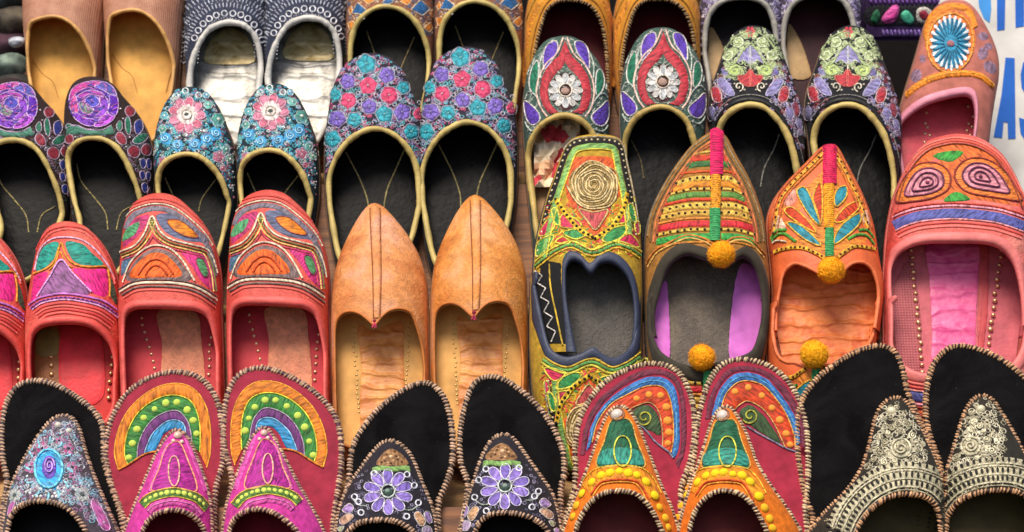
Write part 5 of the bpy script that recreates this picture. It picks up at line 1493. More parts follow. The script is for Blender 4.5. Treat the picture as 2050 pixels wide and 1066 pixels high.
def paisley(mp, label, flip, outline, throat):
    PKL = hide_mat('pink_coral_hide', '#d25048', '#e06860', '#e6867a')
    s = Shoe('slip_on_shoe', 3, mp, outline, throat, label, CATJ, G3, PKL, mat('lining', '#c2565c'), mat('leather', '#c8606a') if not flip else None,
             hp=(0.018, 0.044, 0.036), flip=flip, open_end=True, pm=PX, sole_mat=mat('leather', '#b85048'), lift=0.001 if flip else 0)
    s.rim_band(0.0075, mat('leather', '#e27a76'))
    s.patch([(628, 318), (655, 225), (705, 140), (765, 85), (835, 62), (900, 58), (975, 75), (1050, 120), (1105, 190), (1150, 280), (1168, 330), (1000, 305), (880, 298), (740, 308)], '#d9662c', 0.6, name='embroidered_ground', n=90)
    top = [(625, 312), (652, 220), (700, 135), (762, 78), (835, 54), (900, 48), (978, 66), (1055, 112), (1110, 185), (1155, 275), (1178, 335)]
    s.cord(s.off(top, 12), 15, mat('leather', '#e5796a'), name='ridge_cord'); s.cord(top, 13, mat('leather', '#d2583f'), name='ridge_cord')
    s.cord(s.off(top, -14), 9, '#8a3a22', layer=2)
    GN, BR, OR, MV = '#2f8f36', '#8a2f28', '#e07a34', '#6a2a4a'
    s.patch([(785, 112), (850, 92), (915, 96), (890, 124), (850, 140)], GN, 0.9, layer=2); s.patch([(830, 304), (880, 266), (945, 296), (890, 307)], GN, 0.9, layer=2)
    pl = [(628, 305), (662, 212), (722, 152), (800, 146), (852, 184), (852, 250), (792, 290), (702, 308)]
    pr = [(878, 182), (922, 132), (1000, 126), (1082, 172), (1142, 258), (1156, 304), (1052, 292), (940, 272), (888, 232)]
    for P, cc in ((pl, (760, 232)), (pr, (985, 205))):
        P = np.array(P, float); c = np.array(cc, float)
        s.patch(P, OR, 0.9, layer=2, outline=BR, ow=10, name='paisley')
        s.patch(c + (P - c) * 0.70, '#d88a96', 0.9, layer=5, outline=MV, ow=9, name='paisley')
        s.cord(c + (P - c) * 0.46, 9, MV, closed=True, layer=9); s.cord(c + (P - c) * 0.24, 8, MV, closed=True, layer=9)
        s.dots([c], 9, '#8a3a5c', layer=9)
    bb = [(603, 382), (660, 356), (740, 336), (880, 327), (1040, 340), (1120, 360), (1190, 385)]
    s.cord(s.off(bb, 12), 10, '#c84a3c', layer=1); s.cord(bb, 12, '#f0a0b0', layer=2)
    s.band(s.off(bb, -9), s.off(bb, -52), '#54589c', 0.8, layer=1)
    s.cord(s.off(bb, -56), 9, '#efa0a0', layer=1); s.cord(s.off(bb, -70), 12, mat('leather', '#d2524c'), name='ridge_cord'); s.cord(s.off(bb, -86), 12, mat('leather', '#e8776e'), name='ridge_cord')
    return s
o3j = C8([(578, 880), (578, 780), (576, 650), (590, 450), (612, 318), (642, 228), (692, 128), (752, 58), (832, 30), (900, 25), (982, 44), (1062, 98), (1114, 170), (1156, 262), (1180, 330), (1196, 450), (1202, 600), (1202, 700), (1198, 880)])
t3j = C8([(602, 880), (592, 780), (597, 630), (622, 542), (682, 492), (762, 472), (900, 470), (1020, 475), (1090, 505), (1138, 572), (1164, 680), (1174, 780), (1176, 880)])
s = paisley(C8, 'coral slip-on shoe with two paisleys, blue band and bright pink insole standing toe up', False, o3j, t3j)
pinkw = wrinkle_mat('pink_insole', '#d84482', '#f06c9e', 20, 0.45, 0.6)
s.patch([(765, 478), (970, 478), (975, 640), (965, 860), (955, 1100), (790, 1100), (780, 860), (770, 640)], pinkw, 0.9, plane=s.zi + 0.001, name='insole_strip')
s.patch([(978, 480), (1020, 480), (1015, 800), (985, 1000), (975, 860), (982, 640)], '#c04a4e', 0.5, plane=s.zi + 0.0008, name='insole_side', kind='leather')
s.patch([(610, 760), (640, 620), (690, 560), (720, 700), (735, 900), (720, 1050), (650, 1050)], weave_mat('pitted_lining', '#8a3a40', '#c8646a', 130), 0.5, plane=s.zi + 0.0008, name='insole_side')
rg = random.Random(8)
s.dots([(690 + t * 52 + rg.uniform(-3, 3), 515 + t * 520) for t in np.linspace(0, 1, 18)], 11, '#e8b48a', 0.8, 'metal', plane=s.zi + 0.0015, name='stud')
s.dots([(1078 - t * 60 + rg.uniform(-3, 3), 515 + t * 430) for t in np.linspace(0, 1, 15)], 11, '#e8b48a', 0.8, 'metal', plane=s.zi + 0.0015, name='stud')
o3jp = [(2066, 610), (2064, 660), (2064, 740), (2050, 830), (2012, 900), (1962, 940), (1918, 948), (1878, 940), (1828, 900), (1790, 830), (1774, 740), (1771, 660), (1770, 610)]
t3jp = [(2061, 612), (2054, 670), (2045, 705), (2022, 735), (1980, 748), (1912, 752), (1842, 748), (1806, 730), (1790, 702), (1781, 670), (1775, 612)]
paisley(C8.then([[-1, 0], [0, -1]], (3822, 1229)), 'coral slip-on shoe with blue band hanging toe down behind the black velvet slippers', True, o3jp, t3jp)
# ------------------------------------------------------------------ row 4: open slippers on fan-shaped footbeds
BEI, DRK = '#c6a184', '#3a2a2e'
def slipper(mp, label, outline, throat, sole, upper, footbed, stitch=BEI, core=DRK, insole=None, hp=(0.010, 0.040, 0.030), lining='#1a1414', pm=None):
    s = Shoe('open_slipper', 4, mp, outline, throat, label, 'slipper', G4, upper, mat('lining', lining), insole, hp=hp, R=0.030, e=0.8, sole=sole, sole_mat=footbed, zs=0.008, pm=pm, NO=150)
    z = s.z0
    keep = s.sole_poly[:, 1] > 0.035
    sp = s.sole_poly
    i0 = np.argmin(sp[:, 1]); sp2 = np.roll(sp, -i0, 0)
    s.whip(np.column_stack([sp2, np.full(len(sp2), z - 0.001)]), 0.0024, 0.0030, stitch, core, True, 'footbed_edge', s.root)
    O_ = s.outl
    # stitched edge of the vamp, a little in from where it meets the footbed
    X = np.column_stack([O_ + (s.c - O_) / np.linalg.norm(s.c - O_, axis=1)[:, None] * 0.0016, np.full(len(O_), 0)])
    X[:, 2] = s.h(X[:, :2]) + 0.0004
    s.whip(X, 0.0017, 0.0028, stitch, core, True, 'vamp_edge', s.root)
    s.whip(np.column_stack([s.T, s.Tz]), 0.0018, 0.0029, stitch, core, True, 'opening_edge', s.root)
    s.zf = s.z0 + 0.0002
    return s
VELV = velvet_mat()

# blue-flower slipper at the left end
s = slipper(B1, 'slipper with turquoise and pink flower vamp on black velvet footbed below the teal-leaved red shoe',
    [(10, 1250), (20, 1100), (38, 980), (58, 860), (112, 720), (172, 600), (232, 500), (302, 412), (370, 384), (430, 402), (470, 472), (500, 580), (542, 700), (592, 820), (650, 950), (700, 1060), (730, 1150), (740, 1250)],
    [(40, 1250), (40, 1130), (48, 1040), (66, 970), (114, 918), (200, 886), (290, 890), (380, 920), (448, 980), (500, 1060), (530, 1150), (540, 1250)],
    [(0, 1250), (5, 1050), (30, 860), (45, 760), (20, 650), (12, 500), (25, 370), (60, 272), (112, 212), (200, 187), (300, 202), (400, 250), (500, 320), (570, 390), (602, 460), (606, 540), (610, 650), (645, 780), (700, 920), (745, 1060), (770, 1250)],
    mat('cloth', '#4c464e'), VELV, insole=mat('lining', '#0d0b0b'), core='#4a3c40')
s.disc((285, 700), 92, '#2aa0d4', ry=128, puff=1.0, name='flower', lobes=10, amp=0.06); s.ring((285, 700), 78, 16, '#6fd2ee', ry=112, layer=4)
s.disc((288, 690), 42, '#6a4ab0', ry=70, puff=1.2, layer=3, name='flower_center'); s.spiral((290, 690), 30, 2, 9, '#c9a0e0', ry=52, layer=8)
for a in np.arange(0, 6.28, 0.52):
    c = np.array([285 + 105 * math.cos(a), 700 + 142 * math.sin(a)]); d = np.array([285 + 140 * math.cos(a + .1), 700 + 188 * math.sin(a + .1)])
    s.cord([c, (c + d) / 2 + 4, d], 15, '#8fd0e2', layer=1)
for c, r in (((245, 575), 36), ((400, 580), 34), ((178, 690), 34), ((420, 690), 34), ((345, 535), 24), ((425, 735), 24), ((200, 620), 22)):
    s.flower(c, r, 5, ['#b0467e', '#c06a9a'], '#5a2a5a', '#c9c0d8', rc=0.3)
for c, r in (((480, 845), 44), ((88, 850), 38)): s.flower(c, r, 8, '#aeb4ae', '#6f7a78', '#dfe4e0', rc=0.35)
s.fill(260, ['#b9bcc4', '#8f8a98', '#7fb4c8', '#9a6a90'], 13, 7, (60, 420, 640, 1000), seed=14)
rg = random.Random(9)
s.dots([(340, 440), (400, 475)], 20, '#cfcabc', 0.9, 'bead')
s.dots([(rg.uniform(150, 460), rg.uniform(800, 865)) for _ in range(26)], 10, '#d5d8d6', single=False)
s.dots([(300, 480), (360, 490), (260, 520), (430, 530), (470, 640), (130, 760), (120, 800), (500, 770), (520, 800), (470, 780), (160, 560 + 180), (210, 540), (450, 600)], 9, '#cdd3d6')
for q in ([(530, 900), (560, 880), (620, 980), (640, 1050), (590, 1040)], [(60, 900), (90, 890), (60, 960), (45, 970)]): s.patch(q, '#c065a8', 1.0, outline='#dcb8d8', ow=6, name='embroidered_leaf')
s.flower((600, 1010), 30, 5, '#b58ad0', '#e2d8e8', None)

# rainbow slippers
CRIM = mat('suede', '#9c2c40')
def rainbow(mp, label, outl, thr, sole, pm):
    s = slipper(mp, label, outl, thr, sole, mat('cloth', '#c83a94'), CRIM, insole=mat('lining', '#7a1626'), core='#54323e', pm=pm)
    z = s.zf
    o_o = [(690, 700), (668, 600), (688, 480), (740, 368), (822, 280), (932, 215), (1050, 200), (1140, 240), (1200, 330), (1226, 450), (1226, 600), (1205, 690)]
    o_i = [(742, 668), (726, 600), (742, 490), (790, 390), (862, 320), (952, 275), (1040, 270), (1112, 302), (1150, 370), (1166, 450), (1168, 540), (1165, 600)]
    g_i = [(800, 640), (806, 560), (842, 470), (902, 400), (980, 362), (1040, 360), (1082, 400), (1102, 440), (1115, 500), (1120, 560)]
    p_i = [(842, 605), (862, 550), (892, 490), (960, 428), (1010, 412), (1050, 420), (1075, 445), (1085, 500)]
    b_i = [(905, 590), (925, 555), (950, 505), (990, 470), (1020, 465), (1045, 480), (1055, 510)]
    s.band(o_o, o_i, '#d97a1e', 0.8, plane=z); s.cord(o_o, 9, '#e8a83a', plane=z); s.cord(o_i, 9, '#d8d24a', plane=z + .0005)
    s.band(o_i, g_i, '#2f7a32', 0.7, plane=z)
    s.dots([(752, 628), (772, 548), (798, 466), (838, 400), (903, 345), (968, 312), (1030, 310), (1090, 350), (1126, 415), (1146, 490)], 22, '#c4dc60', 0.5, 'suede', plane=z + .0006, name='green_dot')
    s.cord(g_i, 8, '#b0a0b0', plane=z + .0005); s.band(g_i, p_i, '#6a2f70', 0.7, plane=z); s.band(p_i, b_i, '#2c8cc0', 0.8, plane=z); s.cord(p_i, 8, '#8fc8e0', plane=z + .0006)
    s.cord([(690, 702), (760, 664), (830, 618), (880, 600), (925, 596)], 13, '#d9822a', plane=z + .0004)
    # vamp
    s.patch([(885, 822), (928, 700), (968, 580), (1040, 540), (1092, 640), (1146, 822), (1010, 808)], '#a82688', 0.8, outline='#f0a878', ow=9)
    s.band([(1075, 520), (1120, 640), (1160, 740), (1190, 830)], [(1095, 520), (1145, 640), (1190, 740), (1215, 830)], '#d655a8', 0.7, n=20)
    s.band([(960, 560), (915, 680), (885, 760), (862, 830)], [(985, 545), (935, 680), (905, 760), (882, 830)], '#d655a8', 0.7, n=20)
    s.cord(s.ellipse((1015, 715), 30, 88), 10, '#f0b49a', closed=True, layer=3)
    s.dots([(1035, 505)], 26, '#d8b8a8', 0.8, 'bead', layer=3, single=True); s.dots([(1012, 535), (1060, 540)], 13, '#e0c8b8', 0.8, 'bead', layer=3)
    bd = [(822, 900), (862, 862), (930, 835), (1012, 822), (1090, 835), (1160, 862), (1215, 920)]
    s.cord(s.off(bd, 12), 9, '#e0c048', layer=1); s.band(s.off(bd, 8), s.off(bd, -34), '#4f7a34', 0.8, layer=1)
    s.dots(s.off(bd, -13, n=14)[1:-1], 16, '#d2e268', 0.6, 'suede', layer=3, name='green_dot'); s.cord(s.off(bd, -38), 8, '#d8c850', layer=1)
    s.band(s.off(bd, -44), s.off(bd, -88), '#cf4f9e', 1.0, layer=1)
    s.cord(s.off(bd, -66), 8, '#e684c0', layer=5)
    return s
rainbow(B1, 'magenta slipper with rainbow arch on crimson footbed below the teal-leaved red shoe',
    B1([(700, 1250), (720, 1120), (748, 1040), (802, 900), (872, 720), (922, 600), (982, 502), (1038, 466), (1090, 502), (1132, 582), (1172, 682), (1212, 800), (1236, 900), (1250, 1060), (1255, 1250)]),
    B1([(800, 1250), (812, 1120), (835, 1050), (868, 995), (932, 950), (1010, 936), (1090, 952), (1156, 1000), (1192, 1060), (1205, 1140), (1210, 1250)]),
    B1([(740, 1250), (722, 1060), (702, 950), (662, 830), (632, 700), (618, 590), (640, 450), (682, 350), (742, 262), (832, 192), (942, 147), (1050, 137), (1150, 162), (1220, 222), (1270, 312), (1292, 420), (1302, 550), (1296, 680), (1262, 800), (1250, 950), (1255, 1100), (1260, 1250)]), PX)
rainbow(B1.mirror(357, 527, -5), 'magenta slipper with rainbow arch on crimson footbed below the coral shoe with orange half-circle',
    B2([(130, 1250), (140, 1060), (168, 900), (222, 740), (282, 560), (332, 480), (370, 452), (410, 472), (450, 542), (510, 660), (572, 780), (642, 900), (720, 1040), (750, 1130), (760, 1250)]),
    B2([(160, 1250), (165, 1130), (178, 1040), (212, 980), (272, 942), (350, 932), (430, 952), (516, 1010), (580, 1080), (610, 1160), (620, 1250)]),
    B2([(130, 1250), (145, 1050), (180, 850), (190, 740), (152, 600), (140, 480), (150, 330), (182, 222), (232, 152), (310, 117), (400, 117), (500, 150), (610, 210), (700, 280), (770, 362), (812, 460), (826, 580), (822, 700), (802, 850), (780, 1000), (775, 1120), (770, 1250)]), PX)

# lilac-flower slippers
def lilac(mp, label, outl, thr, sole, pm):
    s = slipper(mp, label, outl, thr, sole, mat('cloth', '#232028'), VELV, insole=mat('lining', '#0e0c0c'), core='#3a2c28', pm=pm)
    s.patch([(285, 648), (330, 575), (380, 550), (440, 580), (485, 648), (385, 655)], '#8f6844', 0.2, name='gold_patch')
    s.dots([(375, 600)], 17, '#d8b48a', 0.7, 'bead', single=True, layer=1); s.dots([(340, 625), (420, 620), (400, 570), (350, 590), (410, 595), (380, 640), (320, 635), (445, 632)], 9, '#5a3420', 0.6, layer=1); s.dots([(335, 605), (425, 605), (395, 625), (360, 575), (360, 635)], 8, '#d0a878', 0.6, layer=1)
    s.band([(265, 665), (320, 655), (380, 660), (470, 655), (490, 660)], [(268, 700), (320, 685), (380, 695), (460, 685), (495, 700)], '#7aa05a', 0.9, n=30)
    s.flower((360, 820), 152, 10, ['#8a72c0', '#7560ae'], '#4a6a5c', '#ddd6ea', inner=0.30, rc=0.22, ry=140, rot=0.3)
    s.ring((360, 820), 40, 12, '#c4cfc6', layer=5); s.dots([(360, 822)], 16, '#a9c2b4', layer=7, name='flower_center', single=True)
    for c in ((275, 706), (476, 712), (155, 850), (545, 886), (195, 946), (474, 970), (180, 880), (520, 780)): s.ring(c, 17, 11, '#dcdde6')
    s.cord([(150, 870), (185, 900), (230, 905)], 8, '#b8c4b4'); s.cord([(540, 905), (500, 930), (450, 925)], 8, '#b8c4b4')
    s.fill(110, ['#8d88a0', '#5f5a70'], 10, 5, (40, 660, 640, 1060), seed=15)
    for q, c in (([(78, 930), (120, 890), (150, 915), (120, 950)], '#a98cc8'), ([(62, 990), (110, 955), (150, 965), (120, 1000), (80, 1020)], '#c9a084'), ([(50, 1040), (90, 1030), (70, 1066)], '#a6b48c'),
                 ([(520, 960), (550, 940), (590, 1000), (560, 1030)], '#d0a27a'), ([(580, 950), (610, 940), (630, 1000), (605, 1010)], '#a98cc8'), ([(570, 1040), (615, 1030), (630, 1080), (590, 1090)], '#b9a4c4'), ([(30, 1080), (60, 1080), (40, 1130)], '#a98cc8')):
        s.patch(q, c, 1.0, outline='#d8d0c8', ow=6, name='embroidered_leaf')
    return s
lilac(B3, 'black slipper with lilac daisy vamp on black velvet footbed below the pinkish tan shoe',
    B3([(10, 1280), (22, 1160), (40, 1060), (62, 930), (112, 800), (182, 690), (252, 590), (312, 522), (370, 497), (430, 517), (490, 572), (530, 650), (580, 780), (630, 900), (655, 1000), (668, 1120), (672, 1280)]),
    B3([(70, 1280), (74, 1180), (98, 1090), (165, 1018), (270, 992), (370, 992), (462, 1022), (528, 1080), (570, 1170), (580, 1280)]),
    B3([(20, 1280), (40, 1100), (90, 900), (122, 740), (132, 600), (162, 500), (232, 390), (322, 290), (432, 207), (530, 157), (610, 152), (670, 192), (720, 272), (750, 400), (760, 550), (747, 680), (705, 800), (672, 880), (668, 1000), (680, 1150), (682, 1280)]), PX)
lilac(B3.mirror(780, 1008, -11), 'black slipper with lilac daisy vamp on black velvet footbed below the orange tan shoe',
    B3([(790, 1280), (800, 1120), (815, 1020), (842, 900), (880, 780), (920, 650), (962, 550), (1010, 485), (1070, 460), (1130, 482), (1180, 550), (1240, 640), (1310, 740), (1370, 830), (1400, 920), (1430, 1060), (1450, 1280)]),
    B3([(880, 1280), (878, 1180), (892, 1080), (930, 1000), (1000, 955), (1080, 945), (1170, 955), (1260, 985), (1330, 1040), (1372, 1130), (1380, 1280)]),
    B3([(780, 1280), (800, 1100), (840, 900), (852, 760), (812, 650), (802, 500), (820, 350), (852, 230), (892, 152), (960, 112), (1040, 116), (1130, 160), (1240, 250), (1330, 350), (1400, 470), (1440, 580), (1446, 700), (1426, 800), (1425, 920), (1450, 1100), (1460, 1280)]), PX)

# green and orange slippers
def greenor(mp, label, outl, thr, sole, pm, fan):
    s = slipper(mp, label, outl, thr, sole, mat('cloth', '#d9701c'), mat('suede', '#a02a40'), insole=mat('lining', '#6a2626'), core='#4a2226', stitch='#cdb48e', pm=pm)
    z = s.zf
    bo, bi, oi, dts, gr, sw, ed, brd = fan
    m = B4
    s.band(brd[0], brd[1], '#6a2038', 0.4, plane=z, m=m)
    s.band(bo, bi, '#2f6cae', 0.8, plane=z, m=m); s.cord(s.off([(p + q) / 2 for p, q in zip(spline(bo, n=30), spline(bi, n=30))], 0), 9, '#4f9ac8', plane=z + .0006, m=m)
    s.band(bi, oi, '#c23c14', 0.7, plane=z, m=m); s.cord(bi, 9, '#d8a04a', plane=z + .0004, m=m); s.cord(oi, 8, '#c8a060', plane=z + .0004, m=m)
    s.dots(dts, 24, '#f59a40', 0.6, 'suede', plane=z + .0004, name='orange_dot', m=m)
    s.patch(gr, '#2f4a26', 0.7, plane=z, m=m)
    a = np.linspace(0, 1, 22); th = 9 * a; rr = 10 + 36 * a
    s.cord(np.column_stack([sw[0] + rr * np.cos(th), sw[1] + rr * np.sin(th)]), 12, '#a9a83e', plane=z + .0008, m=m)
    s.cord(ed, 12, '#7a7a90', plane=z + .0004, m=m)
    # vamp
    s.patch([(428, 702), (470, 560), (505, 455), (565, 440), (615, 455), (648, 560), (692, 704), (560, 698)], '#175a3c', 0.7, outline='#d8a850', ow=8)
    s.patch([(440, 690), (455, 620), (560, 600), (660, 620), (682, 692), (560, 688)], '#2a8a78', 0.5, layer=3)
    s.cord(s.ellipse((570, 625), 44, 84), 10, '#cfd04e', closed=True, layer=5)
    s.dots([(540, 415)], 34, '#d6c8bc', 0.7, 'bead', layer=2, name='rivet', single=True); s.ring((540, 415), 36, 9, '#8a6a5a', layer=2)
    A = [(352, 830), (395, 770), (450, 735), (560, 722), (660, 735), (715, 780), (760, 860)]
    s.band(s.off(A, 22), s.off(A, -52), '#e08a1c', 0.7)
    s.dots([(500, 742), (600, 742), (405, 790), (695, 788), (350, 855), (745, 865), (450, 755), (650, 752), (550, 735)], 27, '#f8cf22', 0.6, 'suede', layer=3, name='yellow_dot')
    s.cord(s.off(A, 24), 9, '#ecc23c', layer=1); s.cord(s.off(A, -54), 12, '#d8521c', layer=2); s.cord(s.off(A, -68), 9, '#eaa03c', layer=2)
    s.dots([(315, 920), (295, 980), (775, 930), (805, 990), (820, 1040)], 24, '#f2b62a', 0.6, 'suede', layer=1, name='yellow_dot')
    return s
fan_f = ([(368, 620), (400, 470), (462, 368), (562, 280), (682, 215), (780, 206), (850, 250), (880, 350), (887, 480), (882, 600), (855, 662)],
         [(402, 570), (432, 460), (502, 362), (592, 308), (700, 260), (790, 264), (832, 330), (850, 450), (850, 560), (838, 625)],
         [(520, 440), (560, 410), (602, 392), (652, 366), (720, 350), (770, 400), (790, 500), (792, 560), (790, 592)],
         [(650, 330), (715, 305), (780, 312), (815, 375), (820, 450), (824, 515), (822, 575)],
         [(590, 440), (650, 376), (720, 368), (770, 430), (780, 530), (722, 505), (650, 480)], (690, 432), [(660, 470), (700, 505), (755, 570), (820, 618), (850, 655)],
         ([(335, 640), (360, 480), (430, 340), (545, 240), (680, 172), (790, 165), (870, 210), (912, 320), (925, 480), (915, 620), (880, 720)], [(362, 640), (392, 480), (455, 365), (555, 272), (680, 208), (785, 198), (858, 245), (888, 345), (895, 480), (890, 610), (862, 680)]))
greenor(B4, 'orange and green slipper with blue arch on crimson footbed beside the daisy slipper',
    B4([(200, 1250), (215, 1130), (242, 1050), (282, 940), (342, 800), (392, 670), (442, 520), (482, 422), (532, 372), (588, 377), (638, 440), (680, 540), (730, 680), (780, 820), (836, 940), (872, 1040), (890, 1130), (895, 1250)]),
    B4([(290, 1250), (296, 1140), (312, 1050), (342, 975), (392, 902), (462, 852), (550, 837), (640, 852), (708, 910), (758, 990), (792, 1070), (808, 1150), (812, 1250)]),
    B4([(200, 1250), (240, 1050), (300, 850), (312, 720), (308, 600), (332, 450), (392, 332), (472, 242), (572, 182), (682, 143), (780, 142), (858, 172), (910, 232), (950, 332), (966, 450), (962, 570), (936, 700), (896, 810), (890, 950), (900, 1100), (900, 1250)]), PX, fan_f)
fan_g = ([(1062, 420), (1085, 330), (1115, 265), (1180, 197), (1270, 182), (1370, 220), (1450, 310), (1510, 400), (1545, 490), (1555, 570)],
         [(1110, 410), (1130, 330), (1155, 285), (1205, 240), (1270, 230), (1350, 258), (1430, 345), (1482, 430), (1518, 530), (1525, 590)],
         [(1185, 400), (1205, 372), (1235, 350), (1265, 342), (1330, 372), (1385, 430), (1425, 500), (1455, 565), (1470, 600)],
         [(1195, 290), (1265, 267), (1340, 310), (1395, 380), (1440, 445), (1474, 520), (1496, 582)],
         [(1215, 410), (1270, 362), (1340, 412), (1400, 490), (1445, 575), (1350, 525), (1270, 470)], (1275, 422), [(1255, 480), (1330, 525), (1400, 562), (1470, 600), (1530, 622)],
         ([(1025, 440), (1050, 320), (1095, 230), (1165, 160), (1275, 148), (1385, 185), (1470, 260), (1545, 380), (1578, 500), (1585, 600)], [(1058, 440), (1080, 330), (1112, 258), (1178, 190), (1272, 176), (1372, 214), (1454, 305), (1514, 398), (1550, 490), (1560, 590)]))
greenor(B4.shift(210, 1), 'orange and green slipper with blue arch on crimson footbed beside the gold-lace slipper',
    B4([(850, 1250), (865, 1100), (890, 980), (930, 850), (1000, 650), (1062, 455), (1110, 382), (1160, 373), (1210, 440), (1260, 550), (1310, 700), (1380, 820), (1480, 960), (1545, 1060), (1570, 1140), (1575, 1250)]),
    B4([(930, 1250), (930, 1140), (942, 1040), (972, 950), (1020, 885), (1080, 845), (1140, 835), (1220, 855), (1285, 910), (1340, 1000), (1375, 1080), (1395, 1160), (1400, 1250)]),
    B4([(850, 1250), (880, 1050), (930, 850), (962, 680), (982, 480), (1012, 340), (1052, 232), (1112, 152), (1190, 117), (1280, 121), (1380, 152), (1470, 222), (1540, 332), (1582, 480), (1594, 650), (1592, 800), (1578, 930), (1590, 1060), (1600, 1250)]), PX, fan_g)

# gold-lace slippers
def lace(mp, label, outl, thr, sole, pm, thr_vis):
    s = slipper(mp, label, outl, thr, sole, mat('cloth', '#2a261f'), VELV, insole=mat('lining', '#4a4024') , stitch='#c99a72', core='#3a2620', pm=pm)
    CR, CR2 = '#c8c0a2', '#a8a084'
    for d, dd in ((34, 62), (76, 104), (134, 158)):
        A, B = s.off(thr_vis, d, n=26), s.off(thr_vis, dd, n=26)
        s.cord(s.off(thr_vis, d - 8), 11, CR, m=pm_map, layer=1); s.band(s.off(thr_vis, d - 2), s.off(thr_vis, dd + 2), '#b9b192', 0.5, m=pm_map); s.stitches(list(zip(A, B)), 13, '#15110d', m=pm_map, layer=4, name='ladder_stitching')
    s.cord(s.off(thr_vis, 112), 11, CR, m=pm_map, layer=1); s.cord(s.off(thr_vis, 10), 9, CR2, m=pm_map)
    s.dots(s.off(thr_vis, 69, n=30), 6, CR2, m=pm_map); s.dots(s.off(thr_vis, 124, n=26), 9, CR2, m=pm_map)
    s.disc((640, 628), 60, CR2, puff=0.8, name='lace_rosette'); s.ring((640, 628), 48, 14, CR, layer=4); s.spiral((640, 628), 32, 1.6, 12, CR, layer=5)
    for c, r in (((575, 545), 14), ((655, 590), 14), ((610, 690), 16), ((680, 660), 15), ((595, 520), 20), ((560, 590), 24), ((700, 560), 26), ((530, 650), 26), ((735, 630), 24), ((555, 700), 22), ((720, 690), 24), ((640, 540), 18), ((625, 500), 20), ((680, 500), 18), ((500, 690), 16)):
        s.spiral(c, r * 0.85, 1.7, 9, random.choice([CR, CR2, '#dcd4b4']), layer=2)
    s.fill(120, ['#bdb59a', '#9c947a', '#d0c9b0'], 14, 5.5, (460, 370, 780, 780), seed=4)
    s.fill(260, ['#b8b094', '#a09878'], 11, 5, (60, 700, 1400, 1250), seed=21, m=pm_map)
    rg = random.Random(6)
    s.dots([(rg.uniform(520, 740), rg.uniform(480, 700)) for _ in range(34)], 7, CR, single=False, layer=1)
    s.dots([(590, 430)], 27, '#d8cfae', 0.9, 'bead', name='pearl', single=True); s.dots([(560, 470), (640, 455), (660, 480), (610, 475)], 14, CR, 0.8)
    return s
pm_map = B5
lace(B5, 'slipper with cream lace vamp on black velvet footbed beside the orange and green slipper',
    B5([(90, 1280), (120, 1130), (180, 1030), (250, 950), (335, 870), (422, 740), (472, 600), (502, 470), (542, 392), (600, 357), (660, 372), (710, 450), (760, 560), (810, 680), (848, 800), (862, 920), (872, 1080), (880, 1280)]),
    B5([(370, 1280), (376, 1160), (410, 1050), (455, 975), (522, 912), (610, 872), (700, 867), (785, 892), (832, 950), (848, 1050), (850, 1280)]),
    B5([(100, 1280), (150, 1120), (178, 1000), (140, 900), (110, 750), (92, 600), (97, 450), (132, 350), (202, 260), (302, 180), (412, 117), (500, 92), (570, 97), (620, 142), (652, 232), (670, 322), (720, 450), (790, 600), (850, 760), (870, 950), (885, 1280)]), PX,
    [(395, 1090), (425, 1020), (465, 962), (525, 905), (612, 862), (700, 856), (780, 880), (825, 925)])
lace(B5.mirror(1788, 1960, -4), 'slipper with cream lace vamp on black velvet footbed below the pink-insole shoe',
    B5([(840, 1280), (845, 1080), (862, 880), (874, 740), (912, 620), (962, 460), (1002, 382), (1050, 347), (1110, 362), (1160, 430), (1210, 520), (1272, 640), (1342, 800), (1400, 950), (1440, 1100), (1460, 1280)]),
    B5([(860, 1280), (862, 1130), (876, 1020), (905, 950), (960, 895), (1040, 862), (1130, 845), (1225, 848), (1300, 880), (1350, 960), (1375, 1080), (1380, 1280)]),
    B5([(850, 1280), (850, 1000), (850, 850), (845, 720), (802, 600), (772, 480), (771, 350), (792, 232), (832, 152), (900, 97), (980, 91), (1080, 120), (1180, 170), (1280, 250), (1350, 340), (1400, 480), (1420, 700), (1430, 900), (1460, 1100), (1480, 1280)]), PX,
    [(868, 1060), (885, 985), (915, 930), (970, 880), (1045, 846), (1130, 832), (1225, 836), (1300, 865)])

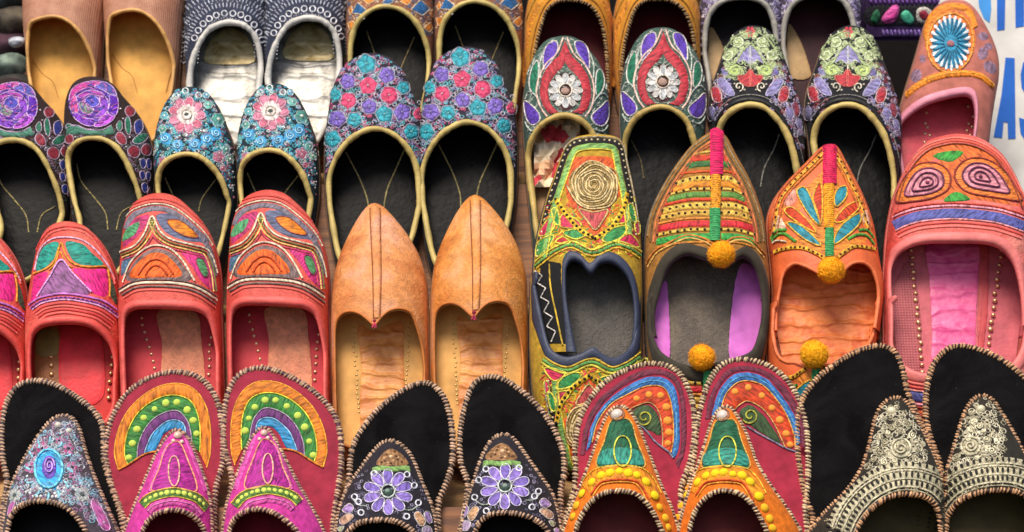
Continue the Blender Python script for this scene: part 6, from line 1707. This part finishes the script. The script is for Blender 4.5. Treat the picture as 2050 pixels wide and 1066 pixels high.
# ------------------------------------------------------------------ purple embroidered bag behind the top row
by = ROW[1][1] + 0.10
q0 = px_on_y([(1725, 82)], by)[0]; q1 = px_on_y([(1905, -150)], by)[0]
bag = box_obj('embroidered_bag', (0, 0, 0), (q1[0] - q0[0], 0.03, q1[2] - q0[2]), mat('cloth', '#3a2350'), None, 0.004)
bag.location = (q0[0], by, q0[2])
bag['label'] = 'purple cloth bag edge with pink rose and green leaves beside the sunflower shoe'; bag['category'] = 'bag'
def bagpatch(pts, col, name='embroidered_patch', th=0.0015):
    P = px_on_y(spline(np.array(pts, float), True, 26), by) - q0; c = P.mean(0); n = len(P)
    V = []
    for a_, o in ((1, 0.0002), (0.9, -th * .7), (0.6, -th), (0.2, -th)):
        for p in c + (P - c) * a_: V.append((p[0], o, p[2]))
    F = [(j * n + i, j * n + (i + 1) % n, (j + 1) * n + (i + 1) % n, (j + 1) * n + i) for j in range(3) for i in range(n)] + [tuple(range(3 * n, 4 * n))]
    mesh_obj(name, V, F, mat('thread', col), bag)
bagpatch([(1735, 14), (1800, 11), (1890, 12), (1890, 52), (1800, 53), (1735, 52)], '#1c1a20', 'embroidered_ground', 0.0008)
bagpatch([(1764, 38), (1775, 22), (1790, 10), (1800, 14), (1798, 32), (1788, 46), (1770, 48)], '#e05aa8', 'rose', 0.0035)
bagpatch([(1772, 44), (1782, 28), (1796, 20), (1792, 38)], '#c23a8a', 'petal', 0.0045)
bagpatch([(1745, 30), (1756, 18), (1762, 32), (1754, 48), (1744, 44)], '#1f6a48', 'embroidered_leaf', 0.003)
bagpatch([(1802, 30), (1815, 20), (1830, 38), (1824, 50), (1808, 44)], '#3fa888', 'embroidered_leaf', 0.003)
bagpatch([(1838, 26), (1850, 20), (1860, 32), (1852, 42), (1842, 38)], '#8c1f36', 'embroidered_leaf', 0.003)
bagpatch([(1834, 20), (1850, 13), (1866, 22), (1866, 40), (1855, 48), (1836, 44)], '#cfc6bc', 'embroidered_patch', 0.002)
for i in range(16):
    bagpatch([(1765 + i * 8, 62), (1769 + i * 8, 60), (1772 + i * 8, 70), (1768 + i * 8, 73)], '#8a6ab8', 'zigzag_stitch', 0.002)
    bagpatch([(1740 + i * 9, -1), (1744 + i * 9, -3), (1747 + i * 9, 6), (1743 + i * 9, 8)], '#8a5ab0', 'zigzag_stitch', 0.002)
